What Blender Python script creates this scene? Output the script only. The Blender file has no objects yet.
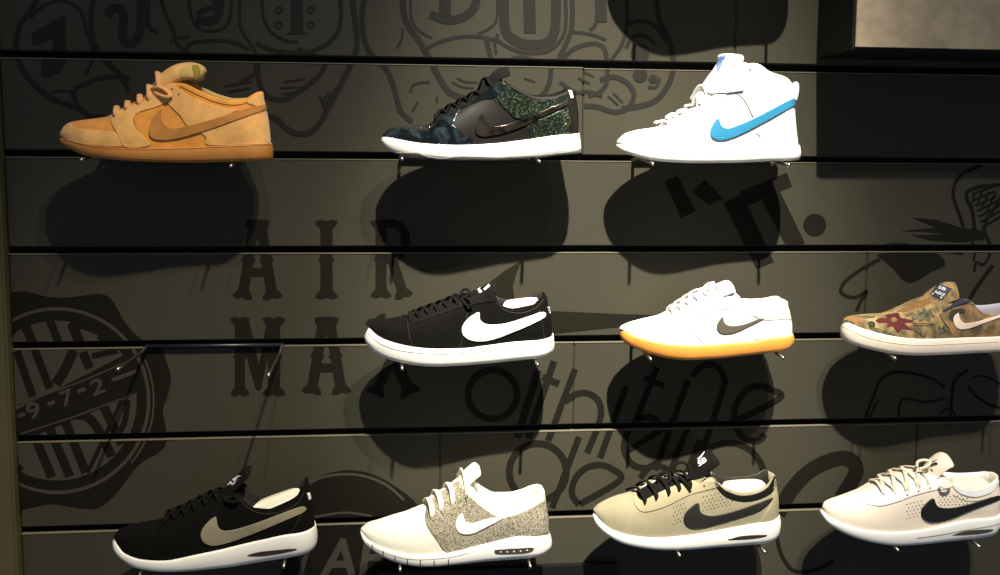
import bpy, bmesh, math, random
from mathutils import Vector, Matrix, geometry
from mathutils.bvhtree import BVHTree
random.seed(7)
scn = bpy.context.scene
COL = scn.collection
PI = math.pi

# ------------------------------------------------------------------ camera
F_PX, YAW, PITCH, ROLL, DIST = 1061.03, 0.111786, 0.112757, 0.0065154, 1.8
FW = Vector((math.sin(YAW)*math.cos(PITCH), math.cos(YAW)*math.cos(PITCH), -math.sin(PITCH)))
R0 = Vector((math.cos(YAW), -math.sin(YAW), 0)); U0 = R0.cross(FW)
RT = math.cos(ROLL)*R0 + math.sin(ROLL)*U0
UP = -math.sin(ROLL)*R0 + math.cos(ROLL)*U0
EYE = Vector((0, -DIST, 0))
cam_d = bpy.data.cameras.new('camera'); cam = bpy.data.objects.new('camera', cam_d)
COL.objects.link(cam); scn.camera = cam
cam_d.sensor_width = 36; cam_d.lens = F_PX/1000*36; cam_d.clip_start = .05; cam_d.clip_end = 50
m = Matrix((RT, UP, -FW)).transposed().to_4x4(); m.translation = EYE
cam.matrix_world = m

def ray(u, v): return (FW*F_PX + RT*(u-500) - UP*(v-287.5)).normalized()
def at(u, v, Y=0.0):
    d = ray(u, v); return EYE + d*((Y-EYE.y)/d.y)

# ------------------------------------------------------------------ materials
def lin(c):
    return tuple(((x/255)/12.92 if x <= 10 else (((x/255)+.055)/1.055)**2.4) for x in c) + (1,)
def mat(name, rgb, rough=.6, metal=0, bump=0, bscale=400, noise=0, nscale=60, rgb2=None, coat=0,
        sheen=0, spec=.5, sss=0, kind='noise', contrast=None, trans=0):
    M = bpy.data.materials.new(name); M.use_nodes = True
    nt = M.node_tree; N = nt.nodes; L = nt.links; b = N['Principled BSDF']
    b.inputs['Base Color'].default_value = lin(rgb); b.inputs['Roughness'].default_value = rough
    b.inputs['Metallic'].default_value = metal; b.inputs['Coat Weight'].default_value = coat
    b.inputs['Coat Roughness'].default_value = .08
    b.inputs['Sheen Weight'].default_value = sheen; b.inputs['Specular IOR Level'].default_value = spec
    if sss:
        b.inputs['Subsurface Weight'].default_value = sss; b.inputs['Subsurface Scale'].default_value = .004
    if trans: b.inputs['Transmission Weight'].default_value = trans
    tc = N.new('ShaderNodeTexCoord')
    if noise or rgb2:
        if kind == 'voronoi':
            n = N.new('ShaderNodeTexVoronoi'); n.inputs['Scale'].default_value = nscale; out = n.outputs['Color']
        else:
            n = N.new('ShaderNodeTexNoise'); n.inputs['Scale'].default_value = nscale; n.inputs['Detail'].default_value = 5
            out = n.outputs['Fac']
        L.new(tc.outputs['Object'], n.inputs['Vector'])
        r = N.new('ShaderNodeValToRGB')
        c1 = lin(rgb); c2 = lin(rgb2) if rgb2 else tuple(x*(1-noise) for x in c1[:3])+(1,)
        r.color_ramp.elements[0].color = c2; r.color_ramp.elements[1].color = c1
        lo, hi = contrast or (.35, .65)
        r.color_ramp.elements[0].position = lo; r.color_ramp.elements[1].position = hi
        L.new(out, r.inputs['Fac']); L.new(r.outputs['Color'], b.inputs['Base Color'])
    if bump:
        n2 = N.new('ShaderNodeTexNoise'); n2.inputs['Scale'].default_value = bscale; n2.inputs['Detail'].default_value = 3
        L.new(tc.outputs['Object'], n2.inputs['Vector'])
        bp = N.new('ShaderNodeBump'); bp.inputs['Strength'].default_value = bump; bp.inputs['Distance'].default_value = .001
        L.new(n2.outputs['Fac'], bp.inputs['Height']); L.new(bp.outputs['Normal'], b.inputs['Normal'])
    return M
def glitter(name, base, hues, scale=700, rough=.25):
    """flake finish: voronoi cells each tilt the normal and take one of the given colours"""
    M = bpy.data.materials.new(name); M.use_nodes = True
    nt = M.node_tree; N = nt.nodes; L = nt.links; b = N['Principled BSDF']
    tc = N.new('ShaderNodeTexCoord'); v = N.new('ShaderNodeTexVoronoi'); v.inputs['Scale'].default_value = scale
    L.new(tc.outputs['Object'], v.inputs['Vector'])
    sp = N.new('ShaderNodeSeparateColor'); L.new(v.outputs['Color'], sp.inputs['Color'])
    r = N.new('ShaderNodeValToRGB'); e = r.color_ramp; e.interpolation = 'CONSTANT'
    e.elements[0].position = 0; e.elements[0].color = lin(base)
    e.elements[1].position = .62; e.elements[1].color = lin(hues[0])
    for i, h in enumerate(hues[1:]):
        x = e.elements.new(.62+.38*(i+1)/len(hues)); x.color = lin(h)
    L.new(sp.outputs[0], r.inputs['Fac']); L.new(r.outputs['Color'], b.inputs['Base Color'])
    b.inputs['Metallic'].default_value = .55; b.inputs['Roughness'].default_value = rough
    b.inputs['Coat Weight'].default_value = .8; b.inputs['Coat Roughness'].default_value = .06
    bp = N.new('ShaderNodeBump'); bp.inputs['Strength'].default_value = .5; bp.inputs['Distance'].default_value = .001
    L.new(sp.outputs[1], bp.inputs['Height']); L.new(bp.outputs['Normal'], b.inputs['Normal'])
    return M
def iridescent(name):
    M = bpy.data.materials.new(name); M.use_nodes = True
    nt = M.node_tree; N = nt.nodes; L = nt.links; b = N['Principled BSDF']
    tc = N.new('ShaderNodeTexCoord'); n = N.new('ShaderNodeTexNoise'); n.inputs['Scale'].default_value = 17
    n.inputs['Detail'].default_value = 2; n.inputs['Distortion'].default_value = 1.5
    L.new(tc.outputs['Object'], n.inputs['Vector'])
    r = N.new('ShaderNodeValToRGB'); e = r.color_ramp
    cols = [(.2, (14, 18, 20)), (.45, (20, 28, 28)), (.55, (58, 72, 84)), (.59, (32, 50, 40)), (.63, (46, 40, 42)), (.70, (20, 25, 28)), (.85, (14, 17, 19))]
    e.elements[0].position = cols[0][0]; e.elements[0].color = lin(cols[0][1])
    e.elements[1].position = cols[1][0]; e.elements[1].color = lin(cols[1][1])
    for p, c in cols[2:]:
        x = e.elements.new(p); x.color = lin(c)
    L.new(n.outputs['Fac'], r.inputs['Fac']); L.new(r.outputs['Color'], b.inputs['Base Color'])
    b.inputs['Metallic'].default_value = .7; b.inputs['Roughness'].default_value = .16
    b.inputs['Coat Weight'].default_value = 1; b.inputs['Coat Roughness'].default_value = .04
    n2 = N.new('ShaderNodeTexNoise'); n2.inputs['Scale'].default_value = 55
    L.new(tc.outputs['Object'], n2.inputs['Vector'])
    bp = N.new('ShaderNodeBump'); bp.inputs['Strength'].default_value = .5; bp.inputs['Distance'].default_value = .006
    L.new(n2.outputs['Fac'], bp.inputs['Height']); L.new(bp.outputs['Normal'], b.inputs['Normal'])
    return M

# ------------------------------------------------------------------ objects
def link(name, verts, faces, material, parent=None, smooth=True):
    me = bpy.data.meshes.new(name); me.from_pydata([tuple(v) for v in verts], [], faces)
    bm = bmesh.new(); bm.from_mesh(me)
    bmesh.ops.remove_doubles(bm, verts=bm.verts, dist=1e-6)
    bmesh.ops.dissolve_degenerate(bm, dist=1e-7, edges=bm.edges)
    bmesh.ops.recalc_face_normals(bm, faces=bm.faces)
    bm.to_mesh(me); bm.free()
    if smooth:
        for p in me.polygons: p.use_smooth = True
    me.materials.append(material)
    o = bpy.data.objects.new(name, me); COL.objects.link(o)
    if parent: o.parent = parent
    return o
def empty(name, mw):
    o = bpy.data.objects.new(name, None); COL.objects.link(o); o.matrix_world = mw; o.empty_display_size = .05
    return o
def tag(o, label=None, cat=None, group=None, kind=None):
    if label: o['label'] = label
    if cat: o['category'] = cat
    if group: o['group'] = group
    if kind: o['kind'] = kind
    return o
def boxgeo(x0, x1, y0, y1, z0, z1, bev=0):
    bm = bmesh.new(); bmesh.ops.create_cube(bm, size=1)
    for v in bm.verts: v.co = Vector(((x0+x1)/2+v.co.x*(x1-x0), (y0+y1)/2+v.co.y*(y1-y0), (z0+z1)/2+v.co.z*(z1-z0)))
    if bev: bmesh.ops.bevel(bm, geom=bm.edges[:], offset=bev, segments=2, affect='EDGES')
    vs = [v.co.copy() for v in bm.verts]; bm.verts.index_update(); fs = [[v.index for v in f.verts] for f in bm.faces]
    bm.free(); return vs, fs
def catmull(P, n=6, closed=False):
    out = []; k = len(P)
    if k < 3: return [Vector(p) for p in P]
    P = [Vector(p) for p in P]
    rng = range(k if closed else k-1)
    for i in rng:
        if closed: a, b, c, d = P[(i-1) % k], P[i], P[(i+1) % k], P[(i+2) % k]
        else: a, b, c, d = P[max(i-1, 0)], P[i], P[i+1], P[min(i+2, k-1)]
        for j in range(n):
            t = j/n
            out.append(.5*((2*b)+(-a+c)*t+(2*a-5*b+4*c-d)*t*t+(-a+3*b-3*c+d)*t**3))
    if not closed: out.append(P[-1])
    return out
def tube(P, r, n=8, flat=1.0, caps=True):
    """swept tube through 3-D points; flat<1 squashes it along its second axis"""
    P = [Vector(p) for p in P]; V = []; Fc = []
    up = Vector((0, 0, 1)); prev = None
    for i, p in enumerate(P):
        t = (P[min(i+1, len(P)-1)]-P[max(i-1, 0)]).normalized()
        if prev is None:
            a = t.cross(up)
            if a.length < .1: a = t.cross(Vector((1, 0, 0)))
        else: a = prev - t*prev.dot(t)
        a.normalize(); b = t.cross(a); prev = a
        rr = r[i] if isinstance(r, (list, tuple)) else r
        for j in range(n):
            an = 2*PI*j/n; V.append(p+a*math.cos(an)*rr+b*math.sin(an)*rr*flat)
    for i in range(len(P)-1):
        for j in range(n): Fc.append((i*n+j, i*n+(j+1) % n, (i+1)*n+(j+1) % n, (i+1)*n+j))
    if caps: Fc.append(tuple(range(n))[::-1]); Fc.append(tuple((len(P)-1)*n+j for j in range(n)))
    return V, Fc
def merge(parts):
    V = []; Fc = []
    for v, f in parts:
        o = len(V); V += list(v); Fc += [tuple(i+o for i in x) for x in f]
    return V, Fc
def smooth01(a, b, x):
    t = max(0, min(1, (x-a)/(b-a))); return t*t*(3-2*t)
class Curve1:
    """monotone-ish cubic through (x, z) points"""
    def __init__(s, pts):
        pts = sorted(pts); s.x = [pts[0][0]]; s.y = [pts[0][1]]
        for a, b in pts[1:]:
            if a > s.x[-1]+1e-6: s.x.append(a); s.y.append(b)
        n = len(s.x); d = [(s.y[i+1]-s.y[i])/(s.x[i+1]-s.x[i]) for i in range(n-1)]
        s.m = [d[0]]+[0 if d[i-1]*d[i] <= 0 else 2*d[i-1]*d[i]/(d[i-1]+d[i]) for i in range(1, n-1)]+[d[-1]]
    def __call__(s, x):
        if x <= s.x[0]: return s.y[0]
        if x >= s.x[-1]: return s.y[-1]
        i = 0
        while s.x[i+1] < x: i += 1
        h = s.x[i+1]-s.x[i]; t = (x-s.x[i])/h
        return ((2*t**3-3*t*t+1)*s.y[i]+(t**3-2*t*t+t)*h*s.m[i]+(-2*t**3+3*t*t)*s.y[i+1]+(t**3-t*t)*h*s.m[i+1])
def text_tris(s):
    cu = bpy.data.curves.new('tmp', 'FONT'); cu.body = s; cu.size = 1; cu.offset = .02
    o = bpy.data.objects.new('tmp', cu); COL.objects.link(o)
    dg = bpy.context.evaluated_depsgraph_get(); me = o.evaluated_get(dg).to_mesh()
    me.calc_loop_triangles()
    vs = [v.co.to_2d() for v in me.vertices]; T = [[vs[i].copy() for i in t.vertices] for t in me.loop_triangles]
    o.evaluated_get(dg).to_mesh_clear(); bpy.data.objects.remove(o); bpy.data.curves.remove(cu)
    return T
def text_px(s, o, r, h):
    """text triangles in photo px: o = baseline start, r = px vector for the whole width, h = px vector of cap height"""
    T = text_tris(s); xs = [p.x for t in T for p in t]; x0, x1 = min(xs), max(xs); hy = max(p.y for t in T for p in t)
    o = Vector(o); r = Vector(r); h = Vector(h)
    return [[o+r*((p.x-x0)/(x1-x0))+h*(p.y/hy) for p in t] for t in T]
# ------------------------------------------------------------------ the slatwall
Z0, PITCHZ, GAP = .17432, .157076, .0118
def zk(k): return Z0-k*PITCHZ+(.048 if k <= -1 else 0)
PX = lambda pts, x0=0, y0=0, k=1: [(x0+a*k, y0+b*k) for a, b in pts]
M_slat = mat('grey_laminate', (58, 56, 46), rough=.5, noise=.10, nscale=2.2, bump=.05, bscale=900, spec=.2)
M_strip = mat('pale_lit_edge', (112, 106, 90), rough=.4, spec=.5)  # pale tone stands for light caught along the slat edges
M_groove = mat('black_groove', (9, 9, 9), rough=.7, spec=.2)
M_vinyl = mat('black_vinyl', (22, 20, 15), rough=.6, spec=.12)
M_vinyl_thin = mat('charcoal_vinyl', (29, 28, 25), rough=.55, spec=.2)
M_print = mat('grey_print', (60, 57, 49), rough=.5, spec=.2)
M_post = mat('olive_post', (78, 73, 44), rough=.5, noise=.15, nscale=12)
XL, XR = at(13, 345).x, 2.3
wall = link('wall_back', *boxgeo(XL-.12, XR, .019, .04, -1.3, 1.0), M_groove, smooth=False)
tag(wall, kind='structure')
tag(link('wall_left', *boxgeo(-3.0, XL-.086, -.004, .0185, -1.3, 1.0), mat('charcoal_wall_paint', (34, 34, 35), rough=.8), smooth=False), kind='structure')
SEAMS = {-1: [.98], 0: [at(735, 50).x], 1: [at(582.8, 110).x], 2: [], 3: [.86], 4: [at(573.5, 390).x], 5: [at(915, 470).x, at(440, 470).x], 6: []}
for k in range(-4, 10):
    zt = zk(k-1)-GAP/2; zb = zk(k)+GAP/2
    xs = [XL]+SEAMS.get(k, [])[:]; xs = sorted(xs)+[XR]
    for i in range(len(xs)-1):
        if xs[i+1]-xs[i] < .1: continue
        dz = -.0016*(i % 2) if k == 1 else 0
        v, f = boxgeo(xs[i]+(.0005 if i else 0), xs[i+1]-.0005, 0, .018, zb+dz, zt+dz, .0018)
        o = link('slat_panel', v, f, M_slat, wall, smooth=False)
        link('lit_edge_strip', *boxgeo(xs[i]+(.0005 if i else 0), xs[i+1]-.0006, -.0006, .012, zt+dz-.0004, zt+dz+.0008), M_strip, wall, smooth=False)  # pale strip added to carry the lit line on each slat top
wp = at(10, 400).x
post = link('trim_1', *boxgeo(XL-.085, XL-.002, -.022, .0185, -1.3, 1.0, .004), M_post, smooth=False); tag(post, kind='structure')

# ---- flat printed graphics, cut at every groove
def clip_tri(t, z0, z1):
    poly = t
    for lim, sgn in ((z0, 1), (z1, -1)):
        out = []
        for i in range(len(poly)):
            a, b = poly[i], poly[(i+1) % len(poly)]
            da, db = (a.z-lim)*sgn, (b.z-lim)*sgn
            if da >= 0: out.append(a)
            if da*db < 0: out.append(a.lerp(b, da/(da-db)))
        poly = out
        if len(poly) < 3: return []
    return poly
def wall_geo(tris_px, off):
    V = []; Fc = []; prev = set(); n_piece = 0
    for t in tris_px:
        keys = set((round(p[0], 3), round(p[1], 3)) for p in t)
        if not (keys & prev):
            n_piece += 1; off += 1.1e-5      # each stroke a hair above the one before
            prev = set()
        prev |= keys
        w = [at(p[0], p[1], 0) for p in t]
        if max(q.x for q in w) < XL: continue
        for q in w: q.y = -off; q.x = max(q.x, XL)
        zs = [q.z for q in w]
        for k in range(-2, 7):
            zt = zk(k-1)-GAP/2-.0015; zb = zk(k)+GAP/2+.0012
            if max(zs) < zb or min(zs) > zt: continue
            p = clip_tri(w, zb, zt)
            if len(p) >= 3:
                o = len(V); V += p; Fc.append(tuple(range(o, o+len(p))))
    return V, Fc
def fill_tris(P, sm=0):
    P = catmull([(a, b, 0) for a, b in P], sm, True) if sm else [Vector((a, b, 0)) for a, b in P]
    return [[(P[i].x, P[i].y) for i in t] for t in geometry.tessellate_polygon([P])]
def stroke_tris(P, w, sm=6, taper=False):
    P = catmull([(a, b, 0) for a, b in P], sm) if len(P) > 2 and sm else [Vector((a, b, 0)) for a, b in P]
    L = []; n = len(P)
    for i, p in enumerate(P):
        t = (P[min(i+1, n-1)]-P[max(i-1, 0)]).normalized(); nn = Vector((-t.y, t.x, 0))
        ww = w*(.3+.7*math.sin(PI*i/(n-1))) if taper else w
        L.append((p+nn*ww/2, p-nn*ww/2))
    T = []
    for i in range(n-1):
        (a, b), (c, d) = L[i], L[i+1]
        T += [[(a.x, a.y), (b.x, b.y), (c.x, c.y)], [(b.x, b.y), (d.x, d.y), (c.x, c.y)]]
    return T
def circle(cx, cy, r, n=28, rx=1): return [(cx+r*rx*math.cos(2*PI*i/n), cy+r*math.sin(2*PI*i/n)) for i in range(n)]
def ring_tris(cx, cy, r0, r1, n=64, a0=0, a1=360):
    T = []
    for i in range(n):
        a = math.radians(a0+(a1-a0)*i/n); b = math.radians(a0+(a1-a0)*(i+1)/n)
        p = [(cx+r*math.cos(q), cy+r*math.sin(q)) for q in (a, b) for r in (r0, r1)]
        T += [[p[0], p[1], p[2]], [p[1], p[3], p[2]]]
    return T
def graphic(name, label, layers, cat='wall graphic', parts=None):
    """layers: list of (tris, material, offset).  One layer = one mesh; more = an Empty with parts"""
    if len(layers) == 1:
        t, mm, off = layers[0]; o = link(name, *wall_geo(t, off), mm, smooth=False); return tag(o, label, cat)
    c = [p for t in layers[0][0] for p in t]; cx = sum(p[0] for p in c)/len(c); cy = sum(p[1] for p in c)/len(c)
    q = at(cx, cy, 0); r = empty(name, Matrix.Translation(q))
    for (t, mm, off), nm in zip(layers, parts):
        V, Fc = wall_geo(t, off); link(nm, [v-q for v in V], Fc, mm, r, smooth=False)
    return tag(r, label, cat)
O1, O2, O3 = .0004, .0008, .0012

# western lettering: every stroke a stem with fishtail ends and a waist spur
def stem(x0, y0, x1, y1, w, e0=True, e1=True, spur=True):
    a = Vector((x0, y0)); b = Vector((x1, y1)); t = (b-a); Lh = t.length; t.normalize(); n = Vector((-t.y, t.x))
    R = []
    h = w/2
    def end(s):   # local profile from the end (distance along, half width)
        return [(0, 0.25*h), (-1.5, h*.9), (0.5, h*1.95), (4.5, h*1.6), (8, h*1.02)] if s else [(0, h)]
    prof = [(d, q) for d, q in end(e0)]
    if spur: prof += [(Lh*.46, h), (Lh*.5, h*1.35), (Lh*.54, h)]
    prof += [(Lh-d, q) for d, q in reversed(end(e1))]
    left = [a+t*d+n*q for d, q in prof]; right = [a+t*d-n*q for d, q in reversed(prof)]
    return fill_tris([(p.x, p.y) for p in left+right])
def letter_A(cx, y0, y1, W=27):
    # apex block and two splayed legs with a bar
    T = stem(cx-3, y0, cx-W*.52-1, y1, 10.5, e0=False) + stem(cx+3, y0, cx+W*.52+1, y1, 10.5, e0=False)
    T += fill_tris([(cx-12, y0-1), (cx-8, y0-2.5), (cx+8, y0-2.5), (cx+12, y0-1), (cx+11, y0+5), (cx+8, y0+8), (cx-8, y0+8), (cx-11, y0+5)])
    T += fill_tris([(cx-12, y0+(y1-y0)*.60), (cx+12, y0+(y1-y0)*.60), (cx+13, y0+(y1-y0)*.72), (cx-13, y0+(y1-y0)*.72)])
    return T
def letter_I(cx, y0, y1): return stem(cx, y0, cx, y1, 12)
def letter_R(x, y0, y1):
    T = stem(x+5, y0, x+5, y1, 11)
    T += stroke_tris([(x+5, y0+4), (x+20, y0+3), (x+29, y0+14), (x+27, y0+30), (x+16, y0+37), (x+5, y0+38)], 9)
    T += stem(x+16, y0+38, x+28, y1, 10, e0=False, spur=False)
    return T
def letter_M(x, y0, y1):
    T = stem(x+8, y0, x+8, y1, 10) + stem(x+42, y0, x+42, y1, 12)
    T += fill_tris([(x+4, y0+2), (x+17, y0+2), (x+27, y0+46), (x+35, y0+2), (x+44, y0+2), (x+29, y1-5), (x+24, y1-5)])
    return T
def letter_X(x, y0, y1): return stem(x+4, y0, x+40, y1, 12) + stem(x+40, y0, x+4, y1, 10)
M_air = mat('dark_brown_vinyl', (24, 23, 16), rough=.6, spec=.12)
g = graphic('letter_graphic', 'two lines of dark western style slab lettering reading AIR MAX printed on the slats',
    [(letter_A(257.5, 222, 298), M_air, O1), (letter_I(326.5, 221, 298), M_air, O1), (letter_R(376, 221, 297), M_air, O1),
     (letter_M(232, 318, 395), M_air, O1), (letter_A(326.5, 319, 393), M_air, O1), (letter_X(371, 318, 394), M_air, O1)],
    parts=['letter']*6)

# round seal on the left
blob = [(-12, 296), (12, 292), (28, 292), (55, 298), (80, 296), (100, 294), (112, 300), (125, 322), (140, 338), (160, 347), (166, 360), (171, 377),
        (168, 395), (163, 410), (166, 428), (166, 444), (158, 453), (142, 462), (128, 478), (115, 495), (98, 508), (78, 508), (52, 504), (30, 508), (0, 512), (-20, 480), (-20, 340)]
seal_light = ring_tris(57, 400.5, 90, 93.5, 72)
seal_face = fill_tris(circle(57, 400.5, 80, 48))
band = fill_tris([(-25, 411), (128, 353), (134, 362), (138, 386), (136, 393), (-20, 444)])
seal_dark = (band + stroke_tris([(26, 327), (34, 345)], 9, 0) + stroke_tris([(17, 351), (33, 396)], 8, 0) + stroke_tris([(50, 320), (60, 345)], 8, 0)
   + stroke_tris([(34, 347), (50, 388)], 8, 0) + stroke_tris([(72, 323), (81, 345)], 10, 0) + stroke_tris([(74, 350), (66, 368), (56, 384)], 10, 0)
   + stroke_tris([(70, 322), (98, 331), (110, 342)], 7) + stroke_tris([(83, 352), (90, 368)], 9, 0) + stroke_tris([(92, 356), (118, 350)], 6, 0)
   + stroke_tris([(98, 336), (112, 344)], 5, 0)
   + stroke_tris([(32, 429), (52, 477)], 9, 0) + stroke_tris([(49, 426), (70, 476)], 9, 0) + stroke_tris([(65, 420), (86, 472)], 9, 0)
   + stroke_tris([(72, 414), (92, 420), (112, 456)], 9) + stroke_tris([(102, 402), (122, 444)], 9, 0) + stroke_tris([(128, 400), (124, 424), (112, 440)], 6)
   + stroke_tris([(122, 400), (88, 472)], 4, 0) + fill_tris([(18, 462), (24, 468), (18, 472)]))
digits = (text_px('9', (29, 420), (13, -5), (-4, -15)) + text_px('7', (63, 407), (12, -4.5), (-4, -15)) + text_px('2', (93, 396), (13, -5), (-4, -15))
   + stroke_tris([(18, 416), (25, 413.5)], 4, 0) + stroke_tris([(48, 404), (55, 401.5)], 4, 0) + stroke_tris([(78, 391.5), (86, 388.5)], 4, 0) + stroke_tris([(112, 380), (137, 371)], 4, 0)
   + stroke_tris([(18, 404), (80, 382), (126, 362)], 1.6, 0) + stroke_tris([(20, 434), (70, 418), (134, 394)], 1.6, 0)
   + ring_tris(57, 400.5, 96, 98, 60, -25, 40))
graphic('seal_graphic', 'large round dark seal graphic with wavy rim and the digits 9-7-2 on its band', [
    (fill_tris(blob, 4), M_vinyl, O1), (seal_light+seal_face, M_print, O2), (seal_dark, M_vinyl, O3), (digits, M_print, .0016)],
    parts=['seal_backing', 'seal_face', 'seal_lettering', 'seal_digits'])

# tattooed fists along the top
S = stroke_tris
f1 = []
for P, w in [([(36, -20), (36, 0), (30, 12), (20, 25), (16, 45), (17, 55), (22, 68), (32, 82), (48, 96), (62, 103), (78, 108), (90, 116), (105, 117)], 4.5),
    ([(30, 18), (45, 5), (62, 1), (74, 5), (82, 14), (86, 30), (91, 45), (92, 60), (86, 74)], 2.5),
    ([(96, -10), (91, 15), (92, 35), (98, 52), (110, 65), (122, 76), (130, 80)], 4.5), ([(50, 93), (62, 91), (76, 92)], 2),
    ([(73, 93), (75, 100), (78, 108)], 4), ([(74, 89), (95, 80), (112, 77), (125, 76)], 3.5), ([(120, 77), (125, 84), (128, 92)], 3),
    ([(107, 16), (112, 9), (121, 9), (124, 22), (122, 36), (128, 44), (138, 38), (141, 20), (141, -6)], 7), ([(149, -6), (147, 18), (150, 28), (158, 32)], 4),
    ([(158, -10), (165, 12), (173, 30), (178, 45), (188, 54)], 3), ([(170, 42), (178, 38), (190, 37)], 2), ([(186, 54), (190, 44), (206, 41), (225, 41), (238, 44), (250, 50)], 3),
    ([(188, -8), (191, 14), (197, 27), (208, 31), (222, 29), (230, 18), (232, -6)], 2.5), ([(213, -6), (215, 6), (205, 10), (197, 14)], 4), ([(196, 20), (212, 21), (219, 12), (219, -6)], 7),
    ([(240, -8), (240, 25), (248, 40), (256, 52)], 2.5), ([(262, -10), (263, 15), (270, 30), (284, 40), (298, 42)], 2.5),
    ([(256, 43), (272, 50), (300, 53), (322, 47), (335, 36), (341, 18), (339, -10)], 3.5), ([(351, -10), (355, 20), (357, 45), (352, 62), (345, 76), (338, 90), (328, 108), (322, 120), (312, 131), (298, 134), (286, 128), (278, 120), (268, 116)], 4.5),
    ([(259, 58), (258, 75), (262, 90), (270, 98), (285, 99), (298, 92), (312, 82), (323, 70), (326, 60)], 4), ([(284, 82), (305, 79)], 1.6), ([(280, 88), (302, 87)], 1.6), ([(281, 94), (296, 93)], 1.6),
    ([(320, 96), (326, 110)], 3), ([(336, 88), (323, 108)], 2.5), ([(329, 92), (322, 102)], 2), ([(252, 58), (256, 68), (252, 76), (240, 82)], 2.5), ([(225, 86), (252, 82)], 1.6), ([(228, 92), (250, 88)], 1.6),
    ([(297, 48), (308, 52), (325, 58)], 2)]:
    f1 += S(P, w*1.25)
f1 += fill_tris([(32, 34), (63, 15), (66, 18), (66, 62), (61, 72), (50, 77), (41, 76), (42, 60), (52, 60), (54, 38), (33, 46)])
f1 += fill_tris([(291, -6), (303, -6), (303, 31), (309, 34), (286, 34), (291, 31)])
for a, b in ((279, 10), (279, 25), (311, 10), (311, 25)): f1 += ring_tris(a, b, 2.2, 4, 12)
graphic('fist_graphic', 'line drawing of a tattooed left fist on the upper slats above the tan suede shoe', [(f1, M_vinyl_thin, O1)])
f2 = []
for P, w in [([(366, -10), (362, 15), (364, 38), (372, 56), (385, 68), (392, 82), (397, 100), (401, 112), (412, 122)], 4.5),
    ([(402, -10), (404, 15), (410, 29), (420, 42), (424, 50), (430, 60), (438, 76), (447, 90), (456, 96), (468, 98), (482, 90)], 5), ([(411, -10), (411, 16), (418, 30), (432, 38)], 2.2),
    ([(430, 14), (445, 20), (462, 18), (474, 8), (477, -8)], 7), ([(497, -10), (497, 18), (490, 28), (478, 34)], 2.2), ([(402, 28), (402, 38), (397, 48)], 2),
    ([(424, 50), (440, 42), (460, 37), (480, 37), (497, 41)], 3), ([(486, 38), (491, 60)], 4), ([(498, 34), (495, 42), (496, 54)], 2.5), ([(410, 92), (415, 84), (430, 82)], 2.2),
    ([(437, 97), (437, 103)], 2), ([(412, 112), (418, 102)], 2), ([(452, 82), (462, 87), (474, 88)], 1.8), ([(457, 78), (466, 82), (478, 82)], 1.6), ([(404, 82), (400, 70), (395, 62)], 0.1),
    ([(504, -10), (505, 28), (514, 40), (530, 45), (548, 42), (555, 28), (556, -10)], 8), ([(497, 40), (512, 49), (530, 53), (550, 50), (563, 36), (566, 18), (565, -8)], 3), ([(572, -10), (572, 25), (566, 44), (558, 60)], 4),
    ([(504, 62), (520, 57), (536, 61)], 3), ([(551, 66), (550, 80), (545, 92), (540, 97)], 4), ([(560, 62), (572, 50), (588, 44), (600, 45), (606, 54), (607, 80), (600, 92), (588, 96)], 3.5),
    ([(560, 82), (575, 92), (590, 92), (602, 97)], 3), ([(524, 78), (535, 82)], 1.6), ([(578, 78), (590, 84)], 1.8), ([(584, 72), (594, 77)], 1.6),
    ([(572, 32), (590, 34), (606, 40)], 2.5), ([(598, -8), (596, 22), (590, 30)], 3), ([(626, -10), (627, 22), (622, 44), (611, 60)], 3), ([(655, -10), (659, 18), (668, 38), (673, 58), (672, 75), (665, 90), (655, 101), (640, 106), (622, 109)], 4.5),
    ([(624, 26), (640, 21), (655, 26), (666, 42)], 3.5), ([(600, 80), (615, 77), (628, 84), (634, 95), (628, 108), (614, 112), (598, 107), (584, 106)], 4), ([(613, 93), (623, 103)], 1.8), ([(608, 96), (618, 105)], 1.8),
    ([(648, 87), (656, 87), (660, 78)], 2.5), ([(626, 48), (632, 38), (645, 36), (655, 44)], 3)]:
    f2 += S(P, w*1.25)
f2 += fill_tris([(439, -8), (451, -8), (451, 16), (439, 16)]) + fill_tris([(523, -8), (535, -8), (536, 33), (524, 33)]) + fill_tris([(594, -8), (606, -8), (607, 22), (596, 22)])
f2 += fill_tris(circle(640, 53, 9.5)) + fill_tris(circle(640, 75, 7.5)) + fill_tris(circle(653, 79, 4.6))
graphic('fist_graphic', 'line drawing of a tattooed right fist on the upper slats above the black shiny shoe', [(f2, M_vinyl_thin, O1)])

# tilted block lettering under the white high-top
k = 1/3.571
q = lambda P: fill_tris(PX(P, 580, 150, k))
it = [q([(300, 110), (350, 92), (412, 218), (360, 243)]), q([(400, 150), (445, 105), (512, 172), (460, 196)]), q([(512, 190), (578, 155), (692, 400), (630, 425)]),
      q([(570, 150), (738, 80), (757, 130), (600, 200)]) + q([(650, 180), (715, 150), (803, 332), (740, 352)]), fill_tris(circle(580+838*k, 150+268*k, 41*k))]
graphic('letter_graphic', 'tilted bold dark block lettering reading IT and a round full stop under the white high-top', [(t, M_vinyl, O1) for t in it], parts=['letter', 'letter', 'letter', 'letter', 'full_stop'])

# big dark tick behind the black low shoe
graphic('swoosh_graphic', 'large dark swoosh printed on the slats behind the black low-top shoe', [(fill_tris([(522, 260), (503, 272), (485, 286), (468, 300), (460, 318), (470, 335), (495, 340), (530, 338), (553, 334),
   (590, 330), (620, 327), (645, 322), (672, 315.5), (620, 314), (575, 312), (553, 311), (528, 306), (514, 298), (513, 285), (517, 272)]), M_air, O1)])

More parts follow.
